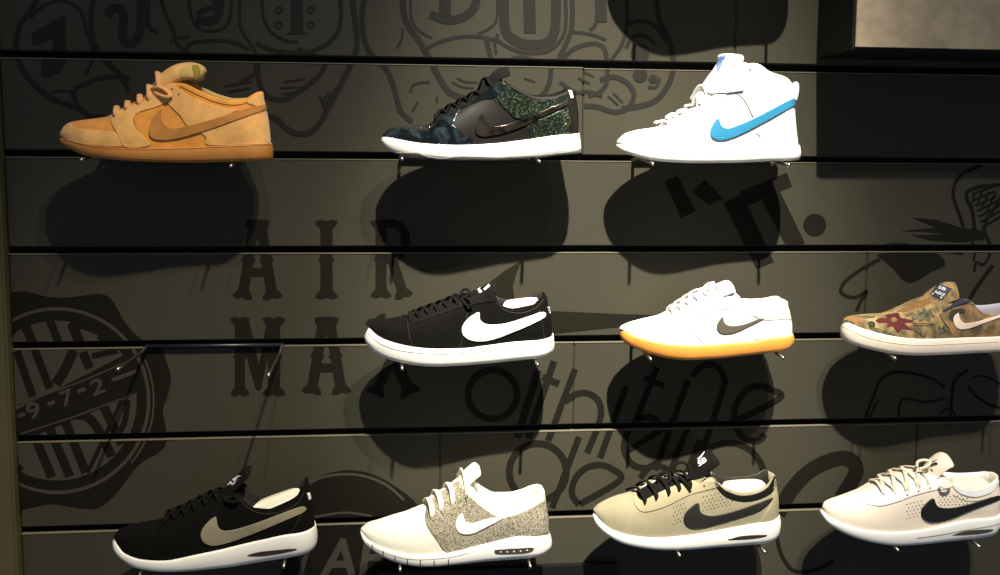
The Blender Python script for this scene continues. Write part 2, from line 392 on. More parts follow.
# rounded lettering 'athlete dept.'
W = 7
ad = [ring_tris(492.6, 394.5, 21, 28, 40)+S([(538, 370), (517, 438)], 8, 0), S([(554, 361), (528, 438)], 7, 0)+S([(542, 377), (559, 384)], 7, 0),
   S([(575, 369), (548, 441)], 6.5, 0)+S([(565, 402), (574, 395), (586, 393), (597, 399), (601, 411), (598, 426), (587, 453)], 6.5), S([(626, 386), (600, 458)], 6.5, 0),
   S([(662, 430), (655, 419), (641, 418), (629, 430), (624, 448), (632, 464), (646, 468), (656, 463)], 6.5)+S([(626, 452), (664, 428)], 6, 0), S([(657, 367), (636, 420)], 6.5, 0)+S([(644, 378), (664, 386)], 6, 0),
   S([(688, 380), (655, 470)], 6.5, 0)+S([(692, 376), (702, 366), (716, 366), (724, 378), (722, 392), (700, 458)], 6.5),
   S([(737, 420), (780, 398), (772, 390), (758, 386), (744, 392), (735, 408), (735, 425), (744, 438), (758, 441), (765, 434)], 6.5),
   ring_tris(537.8, 472, 25, 32, 40)+S([(579, 437), (552, 508)], 6.5, 0), S([(579, 505), (572, 494), (575, 479), (586, 468), (600, 465), (612, 469), (620, 480), (580, 504)], 6.5),
   S([(688, 426), (648, 530)], 6.5, 0)+S([(640, 478), (652, 466), (668, 470), (674, 486), (664, 504), (648, 506)], 6), S([(700, 456), (714, 446), (732, 443), (750, 450), (762, 466), (764, 484)], 6.5), S([(700, 440), (676, 500)], 6.5, 0)]
graphic('letter_graphic', 'two lines of rounded slanting dark lettering reading athlete dept below the middle shoes', [(t, M_vinyl, O1) for t in ad], parts=['letter']*len(ad))

# comic face at the right
k = 1/3.595
q = lambda P: PX(P, 780, 150, k)
face = []
for P, w in [([(725, 55), (650, 90), (622, 150), (638, 215), (660, 275)], 3.5), ([(860, 110), (791, 125), (720, 132), (675, 150), (672, 178), (690, 215), (700, 290)], 4),
    ([(791, 190), (755, 230), (735, 275), (742, 310), (755, 345), (750, 385), (730, 412), (705, 405), (698, 440)], 3), ([(362, 352), (400, 338), (450, 340), (520, 350)], 2.5),
    ([(360, 392), (290, 430), (238, 470), (218, 500), (228, 520), (270, 530), (312, 508), (292, 540), (275, 580)], 3.6), ([(765, 415), (720, 475), (680, 540), (670, 590)], 4),
    ([(690, 330), (700, 360), (695, 400)], 2.5), ([(600, 365), (660, 375)], 2)]:
    face += S(q(P), w)
for i in range(7): face += S(q([(690+i*6, 160+i*20), (770+i*4, 130+i*18)][::-1]), 2.5, 0)
for i in range(5): face += S(q([(700+i*25, 150), (690+i*16, 190+i*14)]), 2, 0)
face += fill_tris(q([(475, 243), (560, 250), (650, 278), (735, 290), (735, 322), (650, 332), (540, 325), (470, 306), (600, 303), (520, 293), (430, 291), (560, 279)]))
face += fill_tris(q([(360, 372), (372, 396), (410, 430), (440, 466), (465, 476), (492, 470), (540, 440), (588, 418), (592, 402), (575, 380), (540, 370)]), 3)
graphic('face_graphic', 'black comic line drawing of a bearded face in profile above the floral slip-on shoe', [(face, M_vinyl, O1)])
hatch = []
for i in range(6): hatch += S(q([(412+i*18, 412-i*2), (440+i*17, 450-abs(i-2)*5)]), .8, 0)
# hooked stroke at lower right
hk = S([(778, 514), (790, 492), (806, 474), (824, 463), (842, 458), (853, 462), (856, 472), (850, 484), (842, 498), (844, 515)], 15)
hk += S([(776, 520), (779, 548), (790, 568), (804, 572), (820, 568), (834, 560)], 4)
graphic('hook_graphic', 'thick dark curling brush stroke printed left of the white pink shoe', [(hk, M_vinyl, O1)])
# figures in the shade under the floral shoe
fg = []
for P, w in [([(864, 420), (874, 395), (882, 378), (900, 372), (930, 378), (945, 388)], 3), ([(866, 424), (878, 400)], 2), ([(898, 425), (902, 400), (925, 402), (945, 398)], 2.5), ([(950, 425), (952, 395), (955, 380), (968, 370)], 3),
   ([(940, 414), (948, 408), (955, 416), (948, 424), (940, 416)], 2), ([(968, 385), (975, 395), (990, 405), (1004, 408)], 3), ([(972, 378), (984, 376), (1004, 386)], 2.5)]:
    fg += S(P, w)
graphic('figure_graphic', 'faint dark line drawing on the slat below the floral slip-on shoe', [(fg, M_vinyl, O1)])
# round badge at the bottom with light letters
bd = fill_tris([(296, 520), (300, 496), (312, 481), (330, 473), (350, 470), (372, 474), (395, 486), (420, 508), (432, 545), (430, 600), (290, 600), (288, 545)], 3)
bl = S([(303, 488), (320, 478), (345, 474), (368, 477), (388, 486), (404, 500)], 2.6)+S([(314, 517), (345, 512.5), (372, 516)], 2.4)
bl += text_px('AF', (318, 578), (62, 0), (6, -40)) + S([(285, 560), (292, 538)], 5, 0)+S([(300, 575), (312, 536)], 5, 0)
graphic('badge_graphic', 'round dark badge graphic with grey letters between the two lower left shoes', [(bd, M_vinyl, O1), (bl, M_print, O2)], parts=['badge_backing', 'badge_lettering'])

# stone-look box at upper right
M_stone = mat('stone_laminate', (144, 130, 108), rough=.75, noise=.3, nscale=30, bump=.25, bscale=120)
M_blk = mat('black_panel', (13, 13, 14), rough=.5, spec=.3)
DB = .145
p = at(853, 49.5, -DB)
bx = empty('mounted_box', Matrix.Translation((p.x, 0, p.z)))
link('box_body', *boxgeo(0, .62, -DB+.004, -.0002, 0, .34, .001), M_blk, bx, smooth=False)
link('front_panel', *boxgeo(.004, .62, -DB, -DB+.0035, .004, .34, .0008), M_stone, bx, smooth=False)
tag(bx, 'beige stone-look panel box with black sides mounted at the upper right', 'display box')
# black sign strip peeking in at the bottom
p = at(377, 572, -.014); p2 = at(616, 572.5, -.014)
link_o = link('sign_panel', *boxgeo(p.x, p2.x, -.016, -.0005, p.z-.09, p.z-.0006, .001), M_blk, smooth=False)
tag(link_o, 'top edge of a black box at the bottom centre below the speckled shoe', 'sign')
# ------------------------------------------------------------------ shoes
PLAN = Curve1([(0, .041), (.15, .046), (.33, .0515), (.5, .0465), (.65, .041), (.8, .0395), (1, .038)])
def plan(s, toe=.28, heel=.13, et=2.0, eh=2.2):
    w = PLAN(s)
    if s < toe: w *= max(0, 1-(1-s/toe)**et)**(1/et)
    if s > 1-heel: w *= max(0, 1-(1-(1-s)/heel)**eh)**(1/eh)
    return w
def stations(n):
    S_ = []
    for i in range(n+1):
        t = i/n; S_.append(.45*t+.55*(.5-.5*math.cos(PI*t)))
    # crowd the very ends
    return sorted(set([0, .0008, .003, .007, .013]+S_+[.987, .993, .997, .9992, 1]))

class Shoe:
    def __init__(s, sp):
        s.sp = sp; s.c = sp['crop']; s.roll = sp.get('roll', .12)
        mid = s.px(sp['sole_bot'][len(sp['sole_bot'])//2])
        near = at(mid[0], mid[1], -.125)
        phi = math.atan(s.roll)
        s.Rm = Matrix.Rotation(phi, 4, 'X')
        o = near + (s.Rm @ Vector((0, .048, 0)))
        s.M = Matrix.Translation(o) @ s.Rm; s.Mi = s.M.inverted()
        s.eye = s.Mi @ EYE
        s.root = empty('sneaker', s.M)
        tag(s.root, sp['label'], 'shoe', 'sneakers displayed on the slatwall')
        s.build()
    def px(s, p): x0, y0, k = s.c; return (x0+p[0]*k, y0+p[1]*k)
    def dirl(s, p):
        u, v = s.px(p); return (s.Mi.to_3x3() @ ray(u, v)).normalized()
    def pl(s, p, y):   # crop px -> local point on plane y
        d = s.dirl(p); return s.eye + d*((y-s.eye.y)/d.y)
    def trace(s, pts, wfun, x0, x1):
        out = []
        for p in pts:
            y = -.03
            for _ in range(5):
                q = s.pl(p, y); t = (q.x-x0)/(x1-x0); y = -wfun(max(0, min(1, t)))
            q = s.pl(p, y); out.append((q.x, q.z))
        return out
    def build(s):
        sp = s.sp; W_ = sp.get('width', 1.0)
        bot, top_, up = sp['sole_bot'], sp['sole_top'], sp['top']
        e = lambda p: s.pl(p, 0).x
        mh = abs(s.px(bot[-1])[0]-381)/1061; mt = abs(s.px(bot[0])[0]-381)/1061   # obliquity: the silhouette runs past the tip
        e0 = lambda p: e(p)+mt*.006
        e1_ = lambda p: e(p)-mh*.011
        bx0, bx1, tx0, tx1, ux0, ux1 = e0(bot[0]), e1_(bot[-1]), e0(top_[0]), e1_(top_[-1]), e0(up[0]), e1_(up[-1])
        pw = lambda t: plan(t)*W_
        s.bx, s.tx, s.ux = (bx0, bx1), (tx0, tx1), (ux0, ux1)
        thr = (e((sp['throat'], 0))-ux0)/(ux1-ux0); s.thr = thr
        cb = Curve1(s.trace(bot, pw, bx0, bx1)); ct = Curve1(s.trace(top_, pw, tx0, tx1))
        hw = sp.get('collar', .033)
        def wt(t):   # half width of the shoulder / collar rim
            w = hw
            a = .02
            w = a*smooth01(.12, .34, t) + (hw-a)*smooth01(thr-.18, thr+.10, t)
            if t > .8: w *= 1-.18*(t-.8)/.2
            h = .16
            if t > 1-h: w *= max(0, 1-(1-(1-t)/h)**2.3)**(1/2.3)
            return min(w, .93*plan(t)*W_)
        def opn(t): return smooth01(thr-.01, thr+.07, t)*(1-smooth01(.965, .985, t))
        # top curve: closed part on the centre plane, rim on the near rim plane
        tp = []
        for p in up:
            q0 = s.pl(p, 0); t = (q0.x-ux0)/(ux1-ux0)
            f = smooth01(thr-.12, thr+.02, t); y = -wt(max(0, min(1, t)))*f; q = s.pl(p, y); tp.append((q.x, q.z))
        cu = Curve1(tp)
        s.cu, s.ct, s.cb, s.wt, s.pw = cu, ct, cb, wt, pw
        sw = sp.get('sole_out', .0025)
        ST = stations(88)
        # --- sole
        def lerp(a, b, t): return a+(b-a)*t
        V = []; J = None
        for t in ST:
            w = pw(t); xb, xt = lerp(bx0, bx1, t), lerp(tx0, tx1, t); zb, zt = cb(xb), ct(xt)
            if zt < zb+.003: zt = zb+.003
            h = zt-zb; ww = w+sw*min(1, w/.02); r = min(.004, h*.3)
            prof = [(0, zb), (.5*ww, zb), (max(0, ww-.010), zb), (max(0, ww-.005), zb+.0006), (max(0, ww-.0018), zb+.0022*min(1, h/.01)), (ww, zb+h*.28), (ww+.0006*min(1, w/.02), zb+h*.55), (ww-.0003, zt-r*.6), (max(0, ww-.0014), zt-.0003),
                    (max(0, ww-.0035), zt), (.5*ww, zt-.0005), (0, zt-.0005)]
            ring = []
            for y, z in prof:
                qf = (z-zb)/h; x = lerp(xb, xt, max(0, min(1, qf)))
                # gentle outward bow of toe and heel faces
                x += math.sin(PI*max(0, min(1, qf)))*(sp.get('heel_bow', .0015)*smooth01(.92, 1, t)-sp.get('toe_bow', .003)*(1-smooth01(0, .07, t)))
                ring.append(Vector((x, -y, z)))
            full = ring + [Vector((p.x, -p.y, p.z)) for p in ring[-2:0:-1]]
            J = len(full); V += full
        Fc = [(i*J+j, i*J+(j+1) % J, (i+1)*J+(j+1) % J, (i+1)*J+j) for i in range(len(ST)-1) for j in range(J)]
        s.sole = link('sole', V, Fc, sp['m_sole'], s.root)
        # --- upper and lining
        NA, NB = 16, 11
        V = []; Vl = []; FU = []; FL = []; zin_off = sp.get('depth', .030)
        rows = []
        hb = sp.get('heel_curve', .002)
        for t in ST:
            w = max(0, pw(t)-.0025); xb, xt = lerp(tx0, tx1, t)+lerp(.0015, -.0015, t), lerp(ux0, ux1, t)
            zb = ct(lerp(tx0, tx1, t))-.0018; zt = max(cu(xt), zb+.0025)
            wtt = min(wt(t), w*.97); o = opn(t); g = smooth01(thr-.22, thr+.02, t)
            crown = sp.get('crown', .004)*(1-smooth01(thr-.05, thr+.03, t))*min(1, wtt/.01)
            zs = zt-crown; H = zs-zb
            ring = []
            for j in range(NA+1):
                a = j/NA*PI/2; e1, e2 = (.95, .92)
                y1 = wtt+(w-wtt)*math.cos(a)**e1; z1 = zb+H*math.sin(a)**e2
                qq = j/NA; y2 = wtt+(w-wtt)*(1-qq**1.25)+.0025*math.sin(PI*qq)*min(1, w/.02); z2 = zb+H*qq
                y, z = lerp(y1, y2, g), lerp(z1, z2, g); qf = (z-zb)/max(H, 1e-5)
                tb = sp.get('toe_round', .004)*math.sin(PI*min(1, qf*1.1))*(1-smooth01(0, .09, t))
                x = lerp(xb, xt, qf) - tb + hb*math.sin(PI*min(1, qf*1.2))*smooth01(.9, 1, t) if qf < .83 else lerp(xb, xt, qf)
                ring.append(Vector((x, -y, z)))
            zi = max(zb+.010, zs-zin_off); zi = min(zi, zs-.004)
            opath = [(wtt-.0012, zs+.0016), (wtt-.0035, zs+.0024), (wtt-.0062, zs+.0012), (wtt-.0078, zs-.003), (wtt-.008, zs-.010), (wtt-.0075, lerp(zs, zi, .5)),
                     (wtt-.008, lerp(zs, zi, .75)), (wtt-.010, zi+.0025), (wtt*.55, zi), (wtt*.25, zi), (0, zi)]
            for r in range(NB):
                rr = (r+1)/NB; yc, zc = wtt*(1-rr), zs+crown*math.sin(rr*PI/2); yo, zo = opath[r]; yo = max(yo, 0 if r == NB-1 else .0004*(NB-r))
                if zo < zi: zo = max(zo, zi)
                y, z = lerp(yc, min(yo, wtt), o), lerp(zc, zo, o)
                ring.append(Vector((xt, -y, z)))
            rows.append((ring, o))
        J = NA+NB+1; full_rows = []
        for ring, o in rows: full_rows.append(ring+[Vector((p.x, -p.y, p.z)) for p in ring[-2::-1]])
        JJ = len(full_rows[0]); V = [p for r_ in full_rows for p in r_]
        for i in range(len(ST)-1):
            op = (rows[i][1]+rows[i+1][1])/2 > .3
            for j in range(JJ-1):
                f = (i*JJ+j, i*JJ+j+1, (i+1)*JJ+j+1, (i+1)*JJ+j)
                jj = min(j, JJ-2-j)
                (FL if (op and jj >= NA+2) else FU).append(f)
        def sub(F):
            idx = {}; vs = []; fs = []
            for f in F:
                g_ = []
                for i in f:
                    if i not in idx: idx[i] = len(vs); vs.append(V[i])
                    g_.append(idx[i])
                fs.append(tuple(g_))
            return vs, fs
        s.upper = link('upper', *sub(FU), sp['m_upper'], s.root)
        s.lining = link('lining', *sub(FL), sp['m_lining'], s.root)
        s.V = V; s.F = FU+FL
        s.refresh()
        # --- insole
        if sp.get('m_insole'):
            iv = []; fi = []; dep = sp.get('insole_depth', .016)
            ts = [thr+.055+(.955-thr-.055)*i/24 for i in range(25)]
            for i, t in enumerate(ts):
                w = max(.0, (wt(t)-.0079)*math.sin(PI*min(1, (i+.02)/5)/2)*math.sqrt(max(0, 1-max(0, (i-19)/5)**2)))
                x = lerp(ux0, ux1, t); z = sp_z = cu(x)-dep-sp.get('insole_tilt', .0)*(1-t)
                z = cu(lerp(ux0, ux1, .74))-dep+sp.get('insole_slope', .03)*(t-.74)
                for y in (-w, -w*.6, 0, w*.6, w): iv.append(Vector((x, y, z+.003*(abs(y)/(w+1e-4))**2)))
            for i in range(24):
                for j in range(4): fi.append((i*5+j, i*5+j+1, (i+1)*5+j+1, (i+1)*5+j))
            n = len(iv); top_f = list(fi)
            iv += [v-Vector((0, 0, .003)) for v in iv]; fi += [tuple(a+n for a in f[::-1]) for f in top_f]
            for i in range(24):
                fi.append((i*5, (i+1)*5, (i+1)*5+n, i*5+n)); fi.append((i*5+4+n, (i+1)*5+4+n, (i+1)*5+4, i*5+4))
            s.insole = link('insole', iv, fi, sp['m_insole'], s.root)
    def refresh(s, extra=None):
        sv = [v.co.copy() for v in s.sole.data.vertices]; sf = [tuple(p.vertices) for p in s.sole.data.polygons]
        V, Fc = merge([(s.V, s.F)]+([extra] if extra else []))
        s.bv_up = BVHTree.FromPolygons(V, Fc); s.bv_sole = BVHTree.FromPolygons(sv, sf)
        s.bv_all = BVHTree.FromPolygons(*merge([(V, Fc), (sv, sf)])); s.VF = (V, Fc)
    def hit(s, p, bv=None, plane=0.0):
        """crop px -> point and outward normal on the shoe"""
        bv = bv or s.bv_all; d = s.dirl(p); q = bv.ray_cast(s.eye, d)
        if q[0] is None:
            r = s.pl(p, -.02); q = bv.find_nearest(r)
        n = q[1]
        if n.dot(d) > 0: n = -n
        return q[0].copy(), n.copy()
    def patch(s, name, pts, m, th=.0009, sm=4, bv=None, step=.9, parent=None, tris=None, lift=0, build=True):
        """a panel laid on the surface: outline in crop px, real thickness th"""
        k = s.c[2]
        P = catmull([(a, b, 0) for a, b in pts], sm, True) if sm else [Vector((a, b, 0)) for a, b in pts]
        P = [Vector((p.x, p.y)) for p in P]
        # densify the border
        Q = []
        for i, a in enumerate(P):
            b = P[(i+1) % len(P)]; L = (b-a).length*k; n = max(1, int(L/1.2))
            Q += [a.lerp(b, j/n) for j in range(n)]
        R = []
        for q in Q:
            if not R or (q-R[-1]).length*k > .12: R.append(q)
        P = R
        st = step/k; x0, x1 = min(p.x for p in P), max(p.x for p in P); y0, y1 = min(p.y for p in P), max(p.y for p in P)
        def inside(x, y):
            c = False; j = len(P)-1
            for i in range(len(P)):
                a, b = P[i], P[j]
                if (a.y > y) != (b.y > y) and x < (b.x-a.x)*(y-a.y)/(b.y-a.y)+a.x: c = not c
                j = i
            return c
        pts2 = list(P); yy = y0+st/2; row = 0
        while yy < y1:
            xx = x0+st/2+(st/2 if row % 2 else 0)
            while xx < x1:
                if inside(xx, yy) and min((abs(p.x-xx)+abs(p.y-yy)) for p in P) > st*.45: pts2.append(Vector((xx, yy)))
                xx += st
            yy += st*.87; row += 1
        nb = len(P)
        r = geometry.delaunay_2d_cdt(pts2, [(i, (i+1) % nb) for i in range(nb)], [list(range(nb))], 1, 1e-4)
        vo, fo = r[0], r[2]
        up = []; dn = []
        for v in vo:
            c, n = s.hit((v.x, v.y), bv)
            if bv is None and c.z < s.ct(c.x)+.0004:
                tt = (c.x-s.tx[0])/(s.tx[1]-s.tx[0]); c = Vector((c.x, -max(0, s.pw(max(0, min(1, tt)))-.0022), s.ct(c.x)+.0003)); n = Vector((0, -1, .1)).normalized()
            up.append(c+n*(th+lift)); dn.append(c-n*.0008)
        V = up+dn; n = len(up); Fc = [tuple(f) for f in fo]
        cnt = {}
        for f in fo:
            for i in range(len(f)):
                e = (f[i], f[(i+1) % len(f)]); cnt[e] = 1
        for (a, b) in list(cnt):
            if (b, a) not in cnt: Fc.append((b, a, a+n, b+n))
        if not build: return V, Fc
        o = link(name, V, Fc, m, parent or s.root); return o
    def flat_tris(s, name, tris, m, lift=.0014, bv=None, parent=None):
        V = []; Fc = []
        for t in tris:
            o = len(V); b = []
            for p in t:
                c, n = s.hit(p, bv); V.append(c+n*lift); b.append(c+n*(lift-.0009))
            V += b; Fc += [(o, o+1, o+2), (o, o+3, o+4, o+1), (o+1, o+4, o+5, o+2), (o+2, o+5, o+3, o)]
        return link(name, V, Fc, m, parent or s.root, smooth=False)
    def seam(s, lines, m, r=.0005, name='stitching', lift=.0002, bv=None):
        G = []
        for P in lines:
            Q = catmull([(a, b, 0) for a, b in P], 8)
            pts = []
            for q in Q:
                c, n = s.hit((q.x, q.y), bv); c = c+n*lift
                if not pts or (c-pts[-1]).length > .0006: pts.append(c)
            if len(pts) > 1: link(name, *tube(pts, r, 6), m, s.root)
    def down(s, x, y, z0=.25):
        q = s.bv_top.ray_cast(Vector((x, y, z0)), Vector((0, 0, -1)))
        return q[0].z if q[0] is not None else None
    def tongue(s, path, m, w0=.022, w1=.027, th=.0045, sag=.010, name='tongue', tip=.25):
        """path: crop px on the centre plane, from the throat up to the tip"""
        P = [s.pl(p, 0) for p in path]; P = catmull(P, 8); n = len(P)
        V = []; K = 20; M_ = 2*K
        for i, p in enumerate(P):
            t = i/(n-1); tg = (P[min(i+1, n-1)]-P[max(0, i-1)]).normalized(); nn = Vector((-tg.z, 0, tg.x))  # towards front/up
            if nn.z < 0 and abs(nn.z) > .3: nn = -nn
            w = w0+(w1-w0)*t; h = th*(.55+.45*smooth01(0, .4, t))
            if t > 1-tip: f = math.sqrt(max(0, 1-((t-(1-tip))/tip)**2.6)); w *= max(f, .02)**.6; h *= max(f, .05)
            for j in range(M_):
                a = 2*PI*j/M_; cy = math.copysign(abs(math.cos(a))**.75, math.cos(a)); sn = math.sin(a)
                y = w*cy; off = h*sn - sag*(cy*cy)
                V.append(Vector((p.x, y, p.z))+nn*off)
        Fc = [(i*M_+j, i*M_+(j+1) % M_, (i+1)*M_+(j+1) % M_, (i+1)*M_+j) for i in range(n-1) for j in range(M_)]
        Fc += [tuple(range(M_)), tuple((n-1)*M_+j for j in range(M_))]
        o = link(name, V, Fc, m, s.root); s.tg = (V, Fc); s.refresh(s.tg); s.bv_tg = BVHTree.FromPolygons(V, Fc)
        return o
    def laces(s, eye, m, r=.0021, cross=True, flat=.42, arch=.0016, straight=False, loops=None, far=1.0, shift=-.012):
        """eye: near-side eyelets in crop px, front to back"""
        s.bv_top = BVHTree.FromPolygons(*s.VF)
        E = [s.hit(p)[0] for p in eye]; G = []
        def run(a, b):   # a near point, b far point (y positive), both local
            pts = []
            for i in range(19):
                t = i/18; q = a.lerp(b, t); z = s.down(q.x, q.y)
                if z is None: z = q.z
                zz = max(z, q.z-.002)+r*.7+arch*math.sin(PI*t)
                pts.append(Vector((q.x, q.y, zz)))
            pts[0] = a+Vector((0, .002, -.001)); pts[-1] = b+Vector((0, -.002, -.001))
            # soften
            for _ in range(3):
                z = [p.z for p in pts]
                for i in range(1, len(pts)-1): pts[i].z = max(z[i], (z[i-1]+z[i]*2+z[i+1])/4)
            G.append(tube(pts, r, 8, flat))
        mir = lambda p: Vector((p.x, -p.y*far, p.z))
        n = len(E)
        run(E[0], mir(E[0])+Vector((shift if straight else 0, 0, 0)))
        for i in range(n-1):
            if straight: run(E[i+1], mir(E[i+1])+Vector((shift, 0, 0)))
            else:
                run(E[i], mir(E[i+1])); run(E[i+1], mir(E[i]))
        for lp in (loops or []):
            pts = [s.pl((a, b), y) for a, b, y in lp]; G.append(tube(catmull(pts, 8), r*.72, 8, .8))
        return link('laces', *merge(G), m, s.root)
    def eyelets(s, pts, m, r=3.0, name='eyelet'):
        for x, y in pts:
            link(name, *s.patch('', circle(x, y, r, 10), m, th=.0021, sm=0, step=9, build=False), m, s.root)
    def dots(s, pts, m, r=2.2, name='perforations', th=.0004):
        G = []
        for x, y in pts:
            c, n = s.hit((x, y)); d = s.dirl((x, y)); a = n.cross(Vector((0, 0, 1))).normalized(); b = n.cross(a)
            rr = r*s.c[2]*.00163; V = [c+n*th]+[c+n*th*.6+a*rr*math.cos(q*PI/4)+b*rr*math.sin(q*PI/4) for q in range(8)]
            G.append((V, [(0, 1+q, 1+(q+1) % 8) for q in range(8)]))
        return link(name, *merge(G), m, s.root)
    def ticks(s, pts, m, h=14, w=2.5, name='tread_notches', slant=0):
        G = []
        for x, y in pts:
            G.append(s.patch('', [(x-w/2, y), (x+w/2, y), (x+w/2+slant, y-h), (x-w/2+slant, y-h)], m, th=.0003, sm=0, step=9, build=False, bv=s.bv_sole))
        if len(pts) < 10:
            for g_ in G: link(name[:-1], *g_, m, s.root)
            return
        return link(name, *merge(G), m, s.root)

# ------------------------------------------------------------------ wire hangers
M_wire = mat('dark_steel_wire', (150, 145, 135), rough=.32, metal=1)
M_wire_dk = mat('black_steel_bar', (60, 60, 62), rough=.4, metal=.8)
def hanger(label, k, xa, xb, za, zb, reach=.137, bar_out=.012, slope_drop=None, splay=(0, 0)):
    """rod lying along groove k with two forward prongs whose tops touch the sole at (xa,za),(xb,zb) given at the tips"""
    zg = zk(k)-GAP/2+.0035; r = .0028
    root = empty('shoe_hanger', Matrix.Translation((xa, 0, zg)))
    L = lambda x, y, z: Vector((x-xa, y, z-zg))
    link('crossbar', *tube([L(xa, -bar_out*.5, zg), L(xb, -bar_out*.5, zg)], .0032, 10), M_wire_dk, root)
    for x, z, sx in ((xa, za, splay[0]), (xb, zb, splay[1])):
        z1 = z[0] if isinstance(z, tuple) else z; z2 = z[1] if isinstance(z, tuple) else z
        P = [L(x, .010, zg), L(x, -.004, zg), L(x, -.010, zg-.001)]
        if abs(z1-zg) > .008: P += [L(x, -.0115, zg-.006 if z1 < zg else zg+.006), L(x, -.0115, z1+(.004 if z1 < zg else -.004)), L(x, -.015, z1)]
        else: P += [L(x, -.016, (zg+z1)/2)]
        P += [L(x+sx*.2, -.03, z1+(z2-z1)*.15), L(x+sx, -reach, z2)]
        Q = [P[0]]
        for a, b in zip(P, P[1:]): Q += [a.lerp(b, i/4) for i in range(1, 5)]
        pr = link('prong', *tube(Q, r, 10), M_wire, root)
    tag(root, label, 'shoe hanger', 'wire shoe hangers hooked into the slatwall grooves')
    return root
def shoe_hanger(label, k, sh, ua, ub):
    """hanger whose prongs carry shoe sh at the photo columns ua, ub (px)"""
    out = []
    for u in (ua, ub):
        v = 300; x = None
        # tip column -> local x on sole
        p = sh.M @ Vector((0, -.055, 0))
        x = at(u, 575*.5, -.13).x if False else at(u, sh.px(sh.sp['sole_bot'][4])[1], -.13).x
        lx = (sh.Mi @ Vector((x, -.08, sh.M.translation.z))).x
        t = (lx-sh.bx[0])/(sh.bx[1]-sh.bx[0]); zl = sh.cb(lx); r = .0028
        near = sh.M @ Vector((lx, -.055-.004, zl-r*1.35)); far = sh.M @ Vector((lx, .055, zl-r*1.35))
        sl = (far.z-near.z)/(far.y-near.y); z = lambda y: near.z+sl*(y-near.y)
        out.append((x, (z(-.015), z(-.137))))
    return hanger(label, k, out[0][0], out[1][0], out[0][1], out[1][1])
# ------------------------------------------------------------------ shoe materials
suede_tan = mat('tan_suede', (234, 176, 100), rough=.9, noise=.22, nscale=45, bump=.35, bscale=900, sheen=.3)
suede_or = mat('orange_suede', (226, 150, 58), rough=.9, noise=.28, nscale=38, bump=.35, bscale=900, sheen=.3)
suede_sw = mat('brown_tan_suede', (184, 126, 58), rough=.9, noise=.2, nscale=60, bump=.3, bscale=900)
gum_tan = mat('tan_rubber', (178, 118, 52), rough=.55, noise=.1, nscale=50)
tan_lace = mat('tan_lace', (214, 160, 104), rough=.85, bump=.3, bscale=1200)
tan_lining = mat('cream_lining', (190, 160, 96), rough=.9)
olive_web = mat('olive_webbing', (130, 112, 40), rough=.85)
brown_seam = mat('brown_thread', (120, 72, 28), rough=.9)
hole_dk = mat('dark_hole', (22, 18, 14), rough=.9)
white_rub = mat('white_rubber', (232, 230, 224), rough=.45, spec=.4)
grey_tread = mat('grey_tread', (130, 127, 122), rough=.6)
white_lea = mat('white_leather', (236, 235, 232), rough=.5, bump=.08, bscale=500)
white_mesh = mat('white_fabric', (232, 231, 228), rough=.85, bump=.25, bscale=900)
white_lace = mat('white_lace', (232, 230, 226), rough=.85, bump=.2, bscale=1200)
grey_seam = mat('grey_thread', (150, 148, 146), rough=.9)
blue_lea = mat('sky_blue_leather', (44, 124, 164), rough=.45)
blue_tab = mat('blue_label', (110, 140, 200), rough=.6)
blk_suede = mat('black_suede', (11, 10, 8), rough=.95, noise=.25, nscale=50, bump=.35, bscale=900, sheen=0, spec=.12)
blk_mesh = mat('black_fabric', (14, 13, 11), rough=.9, bump=.4, bscale=1400, spec=.15)
blk_lace = mat('black_lace', (12, 11, 9), rough=.85, bump=.3, bscale=1400, spec=.15)
blk_thread = mat('faded_thread', (38, 36, 29), rough=.9)
dk_lining = mat('dark_lining', (25, 22, 18), rough=.95)
white_in = mat('white_insole', (236, 232, 214), rough=.85)
taupe = mat('taupe_suede', (19, 16, 14), rough=.6, spec=.2, noise=.1, nscale=40)
irid = iridescent('iridescent_patent')
glit = glitter('green_glitter', (26, 30, 22), [(34, 46, 30), (44, 68, 38), (74, 86, 48), (36, 54, 48), (90, 98, 80)], scale=480)
silver = mat('mirror_patent', (104, 92, 78), rough=.14, metal=.9, rgb2=(40, 38, 32), nscale=40, contrast=(.42, .58), bump=.3, bscale=50)
gum_or = mat('amber_gum_rubber', (210, 143, 62), rough=.4, noise=.08, nscale=30, sss=.15)
grey_felt = mat('warm_grey_felt', (76, 70, 58), rough=.9)
cream_lin = mat('ivory_lining', (226, 220, 196), rough=.9, bump=.2, bscale=900)
canvas = mat('sand_floral_canvas', (166, 138, 92), rough=.9, rgb2=(100, 86, 58), nscale=60, contrast=(.38, .62), bump=.3, bscale=1600)
canvas2 = mat('rust_floral_canvas', (150, 116, 78), rough=.9, rgb2=(78, 70, 46), nscale=55, contrast=(.38, .6), bump=.3, bscale=1600)
red_pet = mat('dark_red_print', (88, 24, 26), rough=.9, noise=.3, nscale=120, bump=.3, bscale=1600)
grn_leaf = mat('grey_green_print', (112, 104, 78), rough=.9, rgb2=(48, 50, 36), nscale=130, contrast=(.35, .6), bump=.3, bscale=1600)
olv_leaf = mat('dark_olive_print', (52, 50, 32), rough=.9, noise=.3, nscale=90)
org_pet = mat('rust_orange_print', (150, 100, 56), rough=.9, rgb2=(112, 88, 54), nscale=150)
pink_sw = mat('pale_pink_leather', (226, 204, 186), rough=.6)
navy_el = mat('navy_elastic', (44, 40, 54), rough=.85)
lilac_in = mat('lilac_grey_lining', (176, 170, 182), rough=.85)
off_rub = mat('off_white_rubber', (238, 224, 206), rough=.5)
grey_refl = mat('beige_grey_leather', (132, 124, 102), rough=.65, noise=.08, nscale=90)
